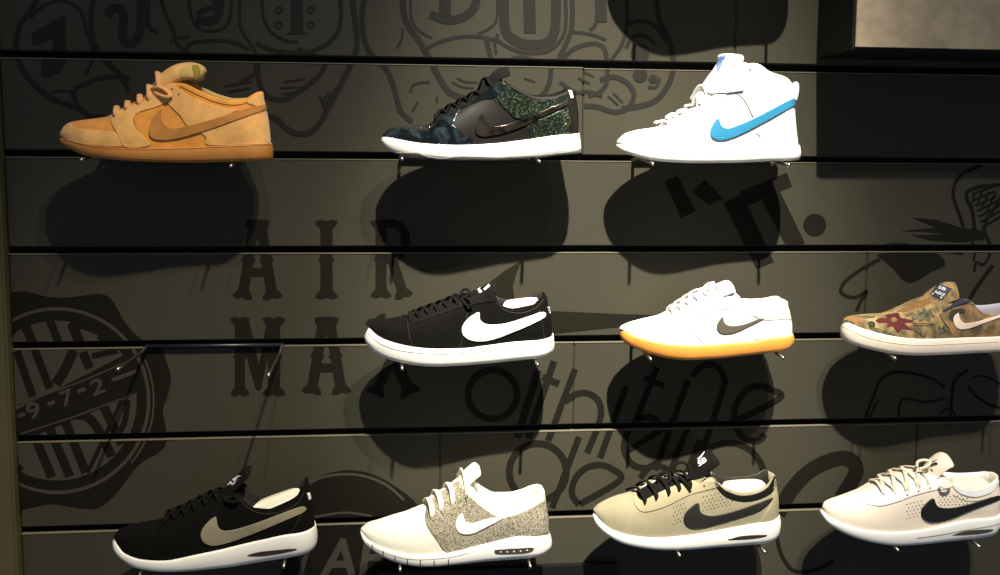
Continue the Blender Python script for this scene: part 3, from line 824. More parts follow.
speck = mat('speckled_knit', (182, 172, 150), rough=.95, rgb2=(84, 76, 62), kind='voronoi', nscale=800, contrast=(.25, .75), bump=.5, bscale=1100)
ivory = mat('ivory_fabric', (226, 224, 206), rough=.8, bump=.2, bscale=900)
ivory_l = mat('ivory_lace', (226, 216, 196), rough=.85, bump=.3, bscale=1200)
grey_sue = mat('stone_grey_suede', (142, 133, 108), rough=.92, noise=.1, nscale=60, bump=.3, bscale=900, sheen=.2)
grey_sue2 = mat('light_stone_suede', (150, 140, 112), rough=.92, noise=.08, nscale=60, bump=.3, bscale=900)
dk_sw = mat('charcoal_brown_leather', (24, 20, 16), rough=.6)
pale_lea = mat('pale_pink_leather_upper', (240, 224, 204), rough=.55, noise=.06, nscale=20, bump=.1, bscale=700)
blk_sw = mat('black_leather', (16, 14, 14), rough=.55)
air = mat('dark_air_window', (52, 40, 30), rough=.2, coat=.5)
air_r = mat('smoky_air_window', (70, 66, 58), rough=.25, coat=.4)
perf = mat('perforation_shadow_grey', (84, 72, 56), rough=.9)
seam_dk = mat('taupe_thread', (128, 116, 96), rough=.9)
lab_dk = mat('dark_label', (40, 40, 58), rough=.7)
lab_w = mat('white_label_print', (215, 215, 222), rough=.6)

def sb_label(sh, o, r, h, m, bv):
    """small tick over the letters SB; o baseline start, r width vector, h cap height vector (crop px)"""
    O_, Rv, Hv = Vector(o), Vector(r), Vector(h)
    T = text_px('SB', o, r, h)
    tick = [(0, 1.75), (.02, 1.35), (.25, 1.2), (.6, 1.4), (1.1, 1.95), (.6, 1.68), (.28, 1.58), (.15, 1.62)]
    P = [O_+Rv*a+Hv*b for a, b in tick]; T += fill_tris([(p.x, p.y) for p in P])
    return sh.flat_tris('label_print', T, m, lift=.0013, bv=bv)

# 1 ---------------------------------------------------------------- tan suede low-top
A = Shoe(dict(crop=(40, 50, .25), label='tan and orange suede low-top sneaker on a tan rubber sole, top left of the wall', m_sole=gum_tan, m_upper=suede_or, m_lining=tan_lining,
    throat=545, depth=.035, collar=.032,
    sole_bot=[(84, 362), (92, 378), (115, 396), (150, 414), (180, 425), (240, 436), (300, 442), (450, 450), (600, 453), (750, 450), (880, 445), (933, 438)],
    sole_top=[(80, 346), (130, 368), (250, 388), (380, 394), (520, 392), (700, 385), (850, 378), (931, 374)],
    top=[(84, 342), (88, 322), (100, 302), (130, 286), (200, 276), (270, 266), (300, 246), (350, 222), (400, 196), (450, 170), (500, 142), (530, 128), (565, 136), (640, 170), (700, 195), (760, 208), (810, 205), (850, 184), (880, 168), (895, 172)]))
A.tongue([(430, 198), (468, 158), (510, 116), (556, 88), (615, 82), (658, 104)], suede_tan, w0=.020, w1=.031, th=.0122, sag=.008, tip=.16)
A.patch('toe_overlay', [(84, 340), (96, 302), (122, 292), (150, 312), (220, 322), (292, 330), (345, 352), (330, 386), (200, 380), (120, 364)], suede_tan)
A.patch('eyestay', [(288, 262), (310, 246), (350, 232), (430, 200), (470, 172), (505, 142), (535, 134), (545, 150), (520, 190), (500, 212), (455, 232), (405, 246), (375, 270), (385, 318), (440, 380), (340, 388), (315, 340), (290, 300)], suede_tan, th=.0012)
A.patch('side_panel', [(505, 200), (540, 150), (560, 160), (640, 205), (740, 232), (790, 240), (700, 278), (600, 305), (560, 262)], suede_tan, th=.0012)
A.patch('heel_overlay', [(640, 322), (700, 303), (800, 272), (908, 240), (918, 300), (926, 374), (800, 380), (672, 380), (664, 350)], suede_tan)
A.patch('heel_tab', [(828, 208), (875, 178), (896, 176), (908, 228), (870, 226)], suede_tan, th=.0013)
A.patch('swoosh', [(487, 236), (462, 262), (440, 300), (438, 338), (455, 356), (500, 361), (560, 352), (620, 335), (700, 310), (800, 275), (905, 236), (900, 220), (860, 225), (780, 249), (700, 274), (600, 300), (545, 312), (512, 308), (492, 288), (484, 262)], suede_sw, th=.0022, sm=3)
A.seam([[(500, 205), (560, 262), (600, 302)], [(640, 322), (660, 348), (674, 378)], [(375, 270), (385, 318), (440, 380)], [(405, 246), (455, 232), (500, 212)], [(560, 145), (640, 184), (700, 208), (760, 220), (812, 216), (850, 196)]], brown_seam, r=.0006)
A.seam([[(95, 360), (180, 381), (260, 393), (380, 399), (520, 397), (700, 390), (850, 383), (926, 379)]], brown_seam, r=.0005, name='sole_stitching', bv=A.bv_sole)
A.ticks([(150+i*19, 432+min(14, i*1.6)-max(0, i-30)*1.2) for i in range(40)], brown_seam, h=12, w=1.4)
A.laces([(305, 268), (350, 240), (400, 222), (440, 206), (478, 172)], tan_lace, r=.0050, flat=.5, straight=True, arch=.002, loops=[[(440, 160, -.012), (480, 150, -.028), (520, 178, -.036), (505, 190, -.038), (470, 178, -.028), (455, 165, -.015)]])
A.eyelets([(530, 156), (556, 177), (527, 195)], hole_dk)
for nm_, pp_, mm_, th_ in (('tongue_lining', [(560, 84), (590, 66), (640, 64), (662, 78), (660, 110), (640, 140), (600, 132), (575, 122)], tan_lining, .0007), ('tongue_ribbon', [(608, 66), (634, 66), (640, 100), (628, 138), (604, 132), (614, 100)], olive_web, .0014)):
    V_, F_ = A.patch('', pp_, mm_, th=th_, build=False, bv=A.bv_tg); link(nm_, V_, F_, mm_, A.root)
A.dots([(888, 196), (888, 202), (889, 208)], hole_dk, r=3, name='heel_print')

# 2 ---------------------------------------------------------------- iridescent black low-top
B = Shoe(dict(crop=(365, 50, .235), label='shiny black iridescent and green glitter low-top sneaker with a white sole', m_sole=white_rub, m_upper=taupe, m_lining=blk_mesh, throat=590, depth=.035, collar=.032,
    sole_bot=[(76, 398), (84, 412), (105, 430), (150, 446), (260, 462), (380, 471), (560, 471), (740, 460), (850, 448), (922, 434)],
    sole_top=[(78, 366), (130, 378), (250, 398), (400, 405), (550, 398), (700, 380), (850, 360), (914, 350)],
    top=[(86, 362), (92, 344), (110, 332), (150, 326), (210, 322), (270, 316), (300, 292), (350, 258), (400, 232), (460, 198), (510, 162), (560, 130), (590, 126), (620, 152), (680, 188), (740, 206), (800, 203), (850, 186), (872, 170), (900, 176)]))
B.tongue([(480, 185), (520, 140), (555, 100), (590, 84), (612, 80)], blk_mesh, w0=.020, w1=.029, th=.0045, sag=.010)
B.patch('toe_overlay', [(86, 364), (90, 344), (120, 330), (200, 324), (290, 312), (330, 330), (370, 318), (430, 365), (465, 388), (400, 404), (250, 397), (130, 377)], irid)
B.patch('eyestay', [(298, 306), (330, 274), (400, 236), (460, 202), (520, 160), (560, 140), (600, 150), (560, 200), (500, 214), (440, 240), (400, 262), (370, 318), (330, 326)], irid, th=.0012)
B.patch('side_panel', [(560, 205), (575, 140), (600, 138), (640, 178), (740, 216), (850, 198), (866, 222), (780, 252), (700, 288), (640, 292), (600, 252)], glit, th=.0011)
B.patch('heel_overlay', [(690, 320), (760, 290), (850, 250), (868, 262), (872, 350), (800, 366), (706, 378)], glit)
B.patch('heel_tab', [(860, 176), (898, 176), (908, 250), (912, 346), (878, 352), (872, 262)], taupe, th=.0014)
B.patch('heel_label', [(865, 174), (876, 172), (884, 204), (874, 208)], white_rub, th=.0022, sm=0)
B.patch('swoosh', [(500, 272), (478, 300), (468, 330), (474, 356), (500, 367), (560, 360), (640, 336), (740, 292), (850, 238), (850, 222), (760, 258), (680, 292), (600, 318), (545, 324), (514, 308)], silver, th=.0024, sm=3)
B.seam([[(590, 132), (620, 158), (680, 194), (740, 213), (800, 211), (850, 194)]], blk_lace, r=.0012, name='collar_binding')
B.seam([[(540, 205), (600, 258), (640, 292)], [(700, 290), (780, 254), (864, 226)]], silver, r=.0006)
B.patch('tread', [(100, 432), (150, 436), (230, 436), (262, 452), (330, 462), (380, 452), (420, 450), (560, 455), (740, 446), (850, 434), (918, 422), (920, 434), (850, 446), (740, 458), (560, 468), (380, 468), (260, 459), (150, 444)], grey_tread, th=.0006, sm=0, bv=B.bv_sole)
B.patch('tongue_gap', [(296, 298), (350, 262), (400, 236), (460, 200), (510, 165), (556, 134), (552, 152), (480, 202), (410, 244), (312, 304)], blk_mesh, th=.0016)
B.laces([(306, 300), (345, 275), (390, 250), (440, 225), (490, 195), (540, 165)], blk_lace, r=.0040, arch=.003)
B.eyelets([(575, 158), (556, 172), (600, 178)], hole_dk, r=2.6)

# 3 ---------------------------------------------------------------- white high-top
Cc = Shoe(dict(crop=(600, 40, .2434), label='white leather high-top sneaker with a sky blue swoosh', m_sole=white_rub, m_upper=white_lea, m_lining=white_mesh, throat=600, depth=.05, collar=.031, heel_curve=-.002,
    sole_bot=[(70, 436), (84, 450), (110, 466), (170, 487), (260, 502), (400, 508), (550, 507), (700, 500), (822, 492)],
    sole_top=[(71, 424), (120, 440), (250, 452), (400, 456), (600, 450), (822, 432)],
    top=[(76, 420), (84, 402), (100, 386), (150, 371), (250, 352), (265, 336), (330, 310), (390, 270), (430, 230), (470, 190), (520, 152), (560, 128), (596, 104), (620, 95), (650, 102), (700, 136), (760, 158), (785, 180), (798, 204)]))
Cc.tongue([(400, 262), (450, 205), (495, 160), (522, 118), (532, 84), (535, 56)], white_mesh, w0=.022, w1=.030, th=.0185, sag=.004, tip=.14)
Cc.patch('toe_overlay', [(78, 420), (100, 392), (130, 384), (170, 400), (250, 400), (300, 410), (330, 452), (250, 450), (120, 438)], white_lea)
Cc.patch('eyestay', [(262, 350), (330, 318), (400, 272), (440, 230), (500, 210), (520, 240), (470, 260), (430, 290), (400, 330), (410, 390), (450, 450), (340, 452), (310, 400), (268, 378)], white_lea, th=.0012)
Cc.patch('ankle_strap', [(436, 182), (470, 168), (520, 152), (580, 130), (592, 200), (548, 214), (480, 222), (440, 214)], white_lea, th=.004)
Cc.patch('heel_overlay', [(640, 372), (720, 330), (806, 286), (820, 432), (700, 446), (664, 446), (660, 400)], white_lea)
Cc.patch('swoosh', [(485, 322), (464, 345), (452, 375), (460, 400), (490, 411), (540, 402), (620, 366), (720, 312), (804, 262), (802, 238), (740, 265), (640, 318), (560, 352), (522, 363), (497, 352)], blue_lea, th=.0024, sm=3)
Cc.seam([[(552, 206), (590, 242), (612, 280), (628, 314)], [(556, 210), (596, 250), (626, 312)]], grey_seam, r=.0014, name='panel_gap_shade')  # grey lines drawn for the shade along the gap between panels
Cc.seam([[(100, 442), (250, 458), (400, 462), (600, 456), (820, 438)]], grey_seam, r=.0004, name='sole_stitching', bv=Cc.bv_sole)
Cc.seam([[(620, 120), (700, 150), (770, 186)], [(640, 300), (700, 268), (770, 236)]], grey_seam, r=.0004)
Cc.eyelets([(617, 118), (578, 150), (541, 212)], grey_seam, r=3.5)
Cc.laces([(285, 350), (325, 328), (362, 304), (400, 280), (436, 250)], white_lace, r=.0040, straight=True, arch=.003, loops=[[(436, 222, -.014), (430, 190, -.010), (446, 182, -.014), (455, 200, -.02), (448, 216, -.02)]])
Cc.patch('tongue_label', [(482, 84), (500, 64), (522, 62), (506, 82), (498, 112), (484, 126)], blue_tab, th=.0008, bv=Cc.bv_tg)
p0, p1 = Cc.pl((800, 184), 0), Cc.pl((808, 184), 0)
link('pull_tab', *tube(catmull([Cc.pl(q, 0) for q in [(790, 240), (797, 190), (806, 182), (809, 196), (806, 224), (800, 246)]], 6), .0022, 8, 1.8), white_lace, Cc.root)

# 4 ---------------------------------------------------------------- black low with white sole
D = Shoe(dict(crop=(350, 270, .22), label='black suede low-top sneaker with a big white swoosh and thick white sole', m_sole=white_rub, m_upper=blk_suede, m_lining=dk_lining, m_insole=white_in, insole_depth=.0065, insole_slope=.045, throat=655, depth=.03, toe_bow=.008,
    sole_bot=[(84, 348), (95, 362), (115, 380), (180, 411), (260, 431), (360, 442), (450, 441), (600, 431), (750, 416), (880, 399), (915, 384), (929, 366)],
    sole_top=[(90, 254), (100, 275), (125, 300), (180, 326), (280, 350), (400, 360), (520, 357), (620, 345), (760, 327), (860, 320), (905, 310), (928, 288)],
    top=[(94, 250), (110, 240), (160, 226), (230, 214), (270, 203), (330, 182), (400, 158), (460, 134), (500, 112), (540, 104), (600, 94), (640, 82), (656, 112), (690, 166), (730, 182), (780, 182), (830, 166), (865, 132), (888, 116), (900, 124)]))
D.tongue([(520, 125), (560, 105), (600, 88), (640, 68), (664, 58)], blk_mesh, w0=.019, w1=.024, th=.0035, sag=.008)
D.patch('eyestay', [(262, 222), (330, 196), (400, 172), (500, 142), (560, 120), (640, 106), (664, 140), (600, 150), (520, 166), (430, 196), (330, 232), (270, 240)], blk_mesh, th=.001)
D.patch('swoosh', [(586, 192), (545, 214), (517, 245), (508, 275), (522, 305), (570, 324), (640, 318), (720, 291), (800, 258), (882, 216), (876, 191), (800, 215), (720, 240), (655, 249), (614, 244), (590, 224)], white_lea, th=.0018, sm=3)
D.patch('heel_label', [(903, 164), (912, 166), (917, 196), (907, 198)], white_rub, th=.0016, sm=0)
D.seam([[(664, 146), (700, 180), (740, 194), (790, 194), (845, 172), (880, 134)]], blk_thread, r=.0007, name='collar_stitching')
D.seam([[(262, 240), (268, 290), (284, 350)], [(540, 168), (520, 260), (500, 355)], [(860, 180), (874, 240), (884, 314)]], blk_thread, r=.0004)
D.seam([[(85, 290), (130, 330), (200, 360), (300, 376), (420, 382), (560, 374), (700, 355), (850, 340), (928, 318)]], grey_tread, r=.0004, name='sole_line', bv=D.bv_sole)
D.laces([(276, 236), (318, 220), (360, 206), (402, 192), (446, 178), (492, 160)], blk_lace, r=.0034, arch=.002, loops=[[(500, 120, -.012), (512, 92, -.008), (534, 88, -.010), (540, 108, -.016), (520, 128, -.020)], [(505, 130, -.02), (530, 160, -.036), (552, 158, -.038), (545, 140, -.034), (520, 126, -.022)]])
D.eyelets([(598, 148)], hole_dk)
sb_label(D, (588, 106), (14, -5), (-5, -10), lab_w, D.bv_all); D.flat_tris('label_stripe', fill_tris([(608, 88), (632, 66), (638, 74), (614, 94)]), lab_w, bv=D.bv_all)

# 5 ---------------------------------------------------------------- white on gum
E = Shoe(dict(crop=(600, 270, .21), label='white low-top sneaker with an amber gum sole and grey swoosh', m_sole=gum_or, m_upper=white_mesh, m_lining=cream_lin, throat=675, depth=.03,
    sole_bot=[(98, 318), (106, 334), (125, 354), (170, 376), (250, 406), (340, 427), (430, 433), (560, 426), (700, 411), (830, 396), (900, 380), (921, 352)],
    sole_top=[(98, 278), (140, 306), (230, 334), (350, 354), (480, 361), (600, 353), (720, 342), (820, 325), (920, 306)],
    top=[(100, 276), (112, 262), (140, 252), (200, 239), (290, 215), (330, 200), (360, 178), (410, 145), (450, 120), (500, 104), (560, 98), (620, 98), (660, 118), (690, 156), (725, 182), (775, 186), (830, 176), (875, 152), (900, 150)]))
E.tongue([(480, 140), (520, 105), (560, 90), (600, 74), (625, 68)], white_mesh, w0=.020, w1=.030, th=.007, sag=.006)
E.patch('eyestay', [(350, 200), (400, 160), (460, 130), (540, 110), (640, 100), (680, 140), (640, 180), (560, 190), (480, 215), (420, 240), (370, 240)], white_lea, th=.0012)
E.patch('heel_overlay', [(740, 330), (820, 292), (908, 244), (918, 306), (820, 324)], white_lea, th=.001)
E.patch('collar_panel', [(692, 170), (725, 190), (775, 194), (830, 184), (880, 160), (905, 172), (912, 230), (860, 236), (780, 236), (730, 215)], cream_lin, th=.0009)
E.patch('swoosh', [(584, 222), (562, 248), (555, 274), (568, 297), (600, 305), (650, 295), (700, 272), (776, 235), (760, 231), (690, 257), (640, 266), (607, 262), (589, 246)], grey_felt, th=.0016, sm=3)
E.seam([[(400, 272), (430, 296), (470, 326), (502, 356)], [(740, 328), (800, 300), (860, 272), (912, 243)], [(730, 220), (770, 238), (830, 238)]], grey_seam, r=.0006)
E.laces([(350, 220), (390, 195), (430, 172), (475, 155), (525, 142), (575, 130)], white_lace, r=.0040, arch=.003, loops=[[(500, 112, -.012), (505, 86, -.008), (540, 82, -.010), (560, 96, -.016), (520, 120, -.02)]])

# 6 ---------------------------------------------------------------- floral slip-on
G = Shoe(dict(crop=(820, 265, .1913), label='floral canvas slip-on sneaker with a dark red flower and white sole', m_sole=off_rub, m_upper=canvas, m_lining=lilac_in, throat=700, depth=.034, collar=.033, crown=.006,
    sole_bot=[(106, 362), (114, 380), (134, 398), (180, 420), (280, 449), (400, 470), (520, 477), (700, 471), (850, 463), (1000, 452), (1075, 436), (1096, 420)],
    sole_top=[(124, 288), (160, 305), (230, 335), (330, 362), (450, 383), (560, 388), (700, 383), (850, 378), (1000, 370), (1092, 356)],
    top=[(128, 286), (140, 275), (170, 268), (260, 261), (370, 244), (450, 215), (540, 170), (590, 158), (640, 168), (700, 196), (750, 186), (790, 192), (830, 240), (870, 262), (940, 262), (1020, 240), (1065, 205), (1085, 200)]))
G.tongue([(520, 200), (570, 156), (620, 124), (665, 106), (708, 100)], canvas, w0=.024, w1=.027, th=.006, sag=.020, name='vamp_tab', tip=.40)
G.patch('elastic_gore', [(640, 240), (680, 214), (735, 170), (760, 178), (792, 190), (750, 204), (700, 222), (655, 250)], navy_el, th=.001)
G.patch('side_panel', [(625, 260), (655, 246), (720, 218), (785, 206), (820, 232), (856, 264), (930, 270), (1020, 250), (1080, 210), (1090, 356), (1000, 370), (850, 378), (716, 380), (670, 330)], canvas2, th=.0011)
G.seam([[(625, 260), (660, 318), (716, 380)], [(655, 246), (720, 218), (788, 205), (830, 240), (866, 266), (940, 272), (1020, 250)]], blk_lace, r=.0009, name='binding')
G.patch('red_petal_print', [(290, 290), (320, 278), (352, 280), (340, 262), (372, 256), (410, 250), (420, 275), (450, 282), (486, 290), (480, 302), (440, 306), (486, 342), (430, 334), (408, 356), (380, 322), (350, 326), (352, 304), (310, 302)], red_pet, th=.0006, sm=2)
G.patch('leaf_print', [(250, 304), (268, 294), (288, 306), (284, 330), (262, 332)], olv_leaf, th=.0006)
G.patch('leaf_print', [(262, 328), (300, 330), (350, 345), (400, 368), (340, 362), (300, 352)], grn_leaf, th=.0006)
G.patch('leaf_print', [(480, 292), (484, 252), (505, 262), (512, 236), (532, 250), (545, 222), (560, 240), (584, 232), (580, 256), (604, 266), (578, 276), (572, 296), (545, 284), (520, 300), (508, 284)], grn_leaf, th=.0006, sm=2)
G.patch('leaf_print', [(588, 380), (600, 340), (612, 352), (622, 308), (634, 334), (650, 300), (656, 334), (676, 336), (680, 358), (704, 380), (650, 384)], grn_leaf, th=.0006, sm=2)
G.patch('leaf_print', [(200, 268), (260, 266), (290, 272), (250, 280), (210, 278)], grn_leaf, th=.0006)
G.patch('leaf_print', [(680, 240), (740, 226), (756, 250), (720, 262), (700, 300), (676, 280)], olv_leaf, th=.0016)
G.patch('petal_print', [(136, 286), (158, 272), (180, 276), (200, 274), (212, 286), (236, 298), (212, 304), (196, 300), (176, 306), (160, 296)], org_pet, th=.0006)
G.patch('petal_print', [(400, 240), (440, 226), (470, 206), (520, 190), (572, 172), (576, 200), (540, 206), (545, 222), (500, 222), (470, 240), (430, 246)], org_pet, th=.0006)
G.patch('flower_heart_print', [(372, 280), (392, 276), (404, 290), (390, 300), (374, 296)], org_pet, th=.0010)
G.seam([[(470, 320), (500, 345), (540, 375)], [(520, 330), (530, 360), (520, 380)], [(560, 340), (540, 378)], [(486, 304), (540, 306), (600, 310)], [(486, 316), (540, 316), (590, 318)],
   [(575, 238), (590, 262), (600, 280)], [(590, 226), (606, 250)], [(604, 222), (620, 246)]], olv_leaf, r=.0006, name='stem_print')
G.patch('swoosh', [(722, 250), (700, 268), (694, 292), (706, 322), (732, 336), (780, 330), (850, 305), (930, 278), (1000, 255), (990, 250), (900, 272), (840, 290), (790, 302), (750, 302), (730, 284), (724, 266)], pink_sw, th=.0024, sm=3)
G.patch('tab_label', [(575, 152), (618, 98), (690, 124), (640, 182)], lab_dk, th=.0008, sm=0, bv=G.bv_tg)
G.flat_tris('label_print', text_px('NIKE', (598, 146), (50, 18), (9, -12)) + text_px('SB', (616, 122), (36, 14), (10, -13)) + fill_tris([(584, 154), (590, 147), (640, 168), (634, 176)]) , lab_w, lift=.0012, bv=G.bv_tg)
G.seam([[(120, 320), (200, 360), (300, 392), (420, 412), (560, 418), (700, 412), (900, 402), (1080, 388)]], pink_sw, r=.0005, name='sole_line', bv=G.bv_sole)

# 7 ---------------------------------------------------------------- black with grey swoosh, air sole
H = Shoe(dict(crop=(100, 455, .23), label='black low-top sneaker with a beige grey swoosh and white air-window sole', m_sole=white_rub, m_upper=blk_suede, m_lining=dk_lining, m_insole=white_in, insole_depth=.0105, insole_slope=.12, throat=600, depth=.03,
    sole_bot=[(56, 385), (64, 420), (80, 445), (105, 468), (160, 497), (260, 512), (400, 508), (560, 492), (720, 466), (850, 445), (915, 422), (938, 396), (946, 370)],
    sole_top=[(62, 352), (75, 392), (110, 432), (180, 456), (280, 461), (400, 440), (540, 410), (700, 372), (840, 345), (920, 322), (940, 308)],
    top=[(68, 344), (76, 330), (96, 318), (130, 308), (170, 301), (250, 288), (290, 264), (360, 236), (430, 200), (480, 176), (530, 160), (575, 158), (605, 180), (630, 212), (670, 238), (740, 243), (810, 225), (850, 195), (880, 145), (898, 122), (910, 128)]))
H.tongue([(520, 180), (560, 140), (600, 100), (630, 68), (645, 55)], blk_mesh, w0=.019, w1=.023, th=.004, sag=.007)
H.patch('toe_overlay', [(70, 350), (110, 325), (170, 310), (250, 300), (290, 330), (300, 400), (320, 452), (240, 460), (160, 450), (100, 420)], blk_suede, th=.0008)
H.patch('swoosh', [(502, 268), (458, 303), (438, 342), (450, 378), (490, 393), (560, 380), (680, 336), (800, 286), (888, 246), (882, 223), (800, 250), (690, 292), (595, 322), (535, 329), (512, 308)], grey_refl, th=.0018, sm=3)
H.patch('air_window', [(640, 437), (690, 422), (760, 414), (840, 407), (852, 413), (790, 427), (700, 440)], air, th=.0005, bv=H.bv_sole)
H.patch('heel_label', [(900, 165), (910, 164), (916, 190), (908, 196)], white_rub, th=.0016, sm=0)
H.seam([[(608, 194), (640, 228), (690, 252), (750, 254), (820, 236), (866, 200), (888, 160)], [(530, 196), (570, 180), (610, 196)]], blk_thread, r=.0007, name='collar_stitching')
H.seam([[(880, 255), (860, 290), (830, 340)], [(505, 262), (500, 300), (520, 322)]], blk_thread, r=.0004)
H.laces([(280, 300), (325, 282), (370, 262), (415, 240), (460, 218), (510, 196)], blk_lace, r=.0036, arch=.003, loops=[[(535, 170, -.012), (545, 195, -.03), (575, 205, -.036), (600, 198, -.036), (585, 182, -.03), (555, 176, -.02)]])
sb_label(H, (556, 132), (18, -10), (-6, -16), lab_w, H.bv_tg); H.flat_tris('label_stripe', fill_tris([(576, 108), (598, 84), (604, 90), (584, 116)]), lab_w, bv=H.bv_tg)

# 8 ---------------------------------------------------------------- white and speckled knit
I = Shoe(dict(crop=(345, 455, .22), label='ivory sneaker with speckled knit sides, white swoosh and segmented white sole', m_sole=white_rub, m_upper=ivory, m_lining=cream_lin, m_insole=white_in, insole_depth=.012, insole_slope=.08, throat=590, depth=.03, collar=.034,
    sole_bot=[(76, 355), (86, 390), (105, 418), (150, 454), (220, 488), (300, 507), (400, 512), (500, 503), (620, 490), (760, 480), (880, 466), (925, 440), (943, 405)],
    sole_top=[(78, 336), (95, 378), (150, 416), (250, 446), (350, 459), (470, 446), (580, 420), (680, 395), (800, 370), (935, 350)],
    top=[(82, 332), (90, 318), (110, 308), (150, 300), (250, 272), (340, 246), (372, 232), (380, 210), (420, 182), (480, 144), (520, 122), (560, 130), (600, 180), (650, 228), (700, 250), (760, 248), (820, 228), (870, 190), (900, 165), (912, 170)]))
I.tongue([(490, 170), (520, 120), (550, 85), (580, 58), (600, 44)], cream_lin, w0=.022, w1=.024, th=.0055, sag=.010)
I.patch('knit_quarter', [(374, 232), (385, 208), (430, 176), (480, 144), (520, 120), (545, 165), (600, 218), (690, 280), (760, 276), (850, 240), (915, 204), (925, 270), (934, 350), (800, 370), (680, 395), (580, 420), (470, 446), (420, 390), (368, 308)], speck, th=.0012, sm=2)
I.patch('swoosh', [(532, 264), (509, 290), (503, 325), (524, 355), (570, 358), (620, 338), (670, 312), (722, 284), (690, 284), (640, 292), (585, 308), (548, 302)], white_lea, th=.0026, sm=3)
I.seam([[(374, 232), (368, 308), (420, 385), (470, 446)], [(540, 172), (600, 222), (690, 282), (760, 278), (850, 242), (915, 206)], [(680, 392), (760, 340), (840, 292), (915, 250)]], seam_dk, r=.0008)
I.patch('air_window', [(680, 433), (700, 428), (780, 424), (852, 421), (852, 436), (820, 446), (760, 450), (690, 450)], air_r, th=.0005, bv=I.bv_sole)
I.dots([(708, 440), (738, 440), (768, 438), (798, 436), (828, 432)], white_rub, r=4, name='air_pillars', th=.0009)
I.ticks([(124, 432), (174, 462), (227, 485), (284, 499), (342, 504), (405, 505), (470, 500)], hole_dk, h=26, w=4.5, name='sole_slits')
I.seam([[(100, 400), (150, 432), (240, 464), (340, 476), (470, 466), (560, 446)]], grey_tread, r=.0004, name='sole_line', bv=I.bv_sole)
I.laces([(400, 296), (440, 262), (494, 238), (550, 204)], ivory_l, r=.0050, flat=.4, arch=.002, straight=True, shift=-.010)
I.eyelets([(402, 296), (444, 264), (498, 240), (552, 206)], seam_dk, r=5)

# 9 ---------------------------------------------------------------- stone grey suede
J9 = Shoe(dict(crop=(580, 440, .2261), label='stone grey suede sneaker with black laces and black swoosh', m_sole=white_rub, m_upper=grey_sue, m_lining=dk_lining, m_insole=white_in, insole_depth=.0085, insole_slope=.03, throat=600, depth=.034, collar=.034,
    sole_bot=[(60, 340), (68, 365), (90, 398), (130, 432), (200, 466), (300, 486), (400, 492), (500, 488), (620, 478), (760, 468), (850, 454), (878, 430), (886, 395)],
    sole_top=[(62, 314), (90, 358), (150, 403), (250, 429), (360, 434), (470, 425), (580, 408), (700, 385), (800, 368), (882, 335)],
    top=[(66, 304), (74, 290), (100, 276), (150, 256), (240, 232), (290, 206), (340, 184), (400, 166), (450, 158), (500, 156), (550, 160), (585, 170), (612, 190), (640, 214), (680, 232), (725, 238), (780, 229), (825, 202), (850, 166), (862, 154), (870, 162)]))
J9.tongue([(470, 190), (510, 140), (545, 95), (572, 72), (588, 58)], blk_mesh, w0=.023, w1=.028, th=.0085, sag=.008)
J9.patch('eyestay', [(240, 240), (300, 205), (380, 175), (470, 165), (555, 165), (590, 178), (612, 204), (560, 222), (480, 245), (400, 285), (340, 308), (280, 318), (245, 290)], grey_sue2, th=.0012)
J9.patch('collar_band', [(592, 176), (614, 196), (642, 222), (690, 242), (730, 246), (785, 236), (832, 208), (858, 160), (868, 170), (866, 200), (845, 235), (790, 262), (730, 272), (670, 262), (628, 238), (598, 200)], blk_mesh, th=.0012, sm=2)
J9.patch('heel_overlay', [(860, 170), (872, 230), (880, 335), (800, 366), (836, 300), (850, 262)], grey_sue2, th=.0012)
J9.patch('swoosh', [(522, 278), (480, 305), (458, 340), (468, 374), (510, 389), (580, 376), (700, 340), (800, 306), (850, 258), (830, 262), (740, 295), (640, 325), (575, 335), (532, 318)], dk_sw, th=.0022, sm=3)
pf1 = [(414+i*15+(j % 2)*7, 300+j*18-i*6) for i in range(5) for j in range(5) if 410+i*15 < 470-(j*2)]; pf2 = [(545+i*17+(j % 2)*8, 252+j*15-i*4) for i in range(8) for j in range(5) if 545+i*17 < 700]
for cl in (pf1, pf2): J9.dots(cl, perf, r=3.6)
J9.patch('air_window', [(655, 440), (700, 427), (760, 421), (822, 420), (818, 427), (760, 437), (690, 441)], air, th=.0005, bv=J9.bv_sole)
J9.seam([[(400, 284), (480, 246), (560, 224), (612, 212)], [(245, 290), (280, 319), (340, 309), (400, 284)], [(600, 232), (580, 262), (575, 290)]], seam_dk, r=.0005)
J9.laces([(294, 288), (344, 276), (398, 260), (444, 240), (494, 218)], blk_lace, r=.0042, arch=.004, straight=True, shift=-.018, loops=[[(410, 150, -.01), (425, 108, -.006), (455, 98, -.008), (485, 120, -.014), (490, 160, -.022), (470, 175, -.024)], [(340, 170, -.012), (355, 148, -.006), (385, 146, -.006), (400, 170, -.014), (380, 200, -.024)], [(440, 165, -.016), (470, 190, -.03), (492, 216, -.036)]])
J9.eyelets([(549, 203)], hole_dk, r=4)
J9.seam([[(275, 218), (300, 205)], [(322, 196), (340, 187)], [(365, 180), (385, 170)], [(405, 158), (425, 146)]], lab_w, r=.0013, name='tongue_stripe', lift=.004)
J9.patch('tongue_gap', [(252, 238), (292, 208), (400, 168), (490, 156), (550, 162), (500, 180), (420, 203), (345, 236), (278, 268)], blk_mesh, th=.0016)
sb_label(J9, (528, 118), (34, -24), (-7, -20), lab_w, J9.bv_tg)

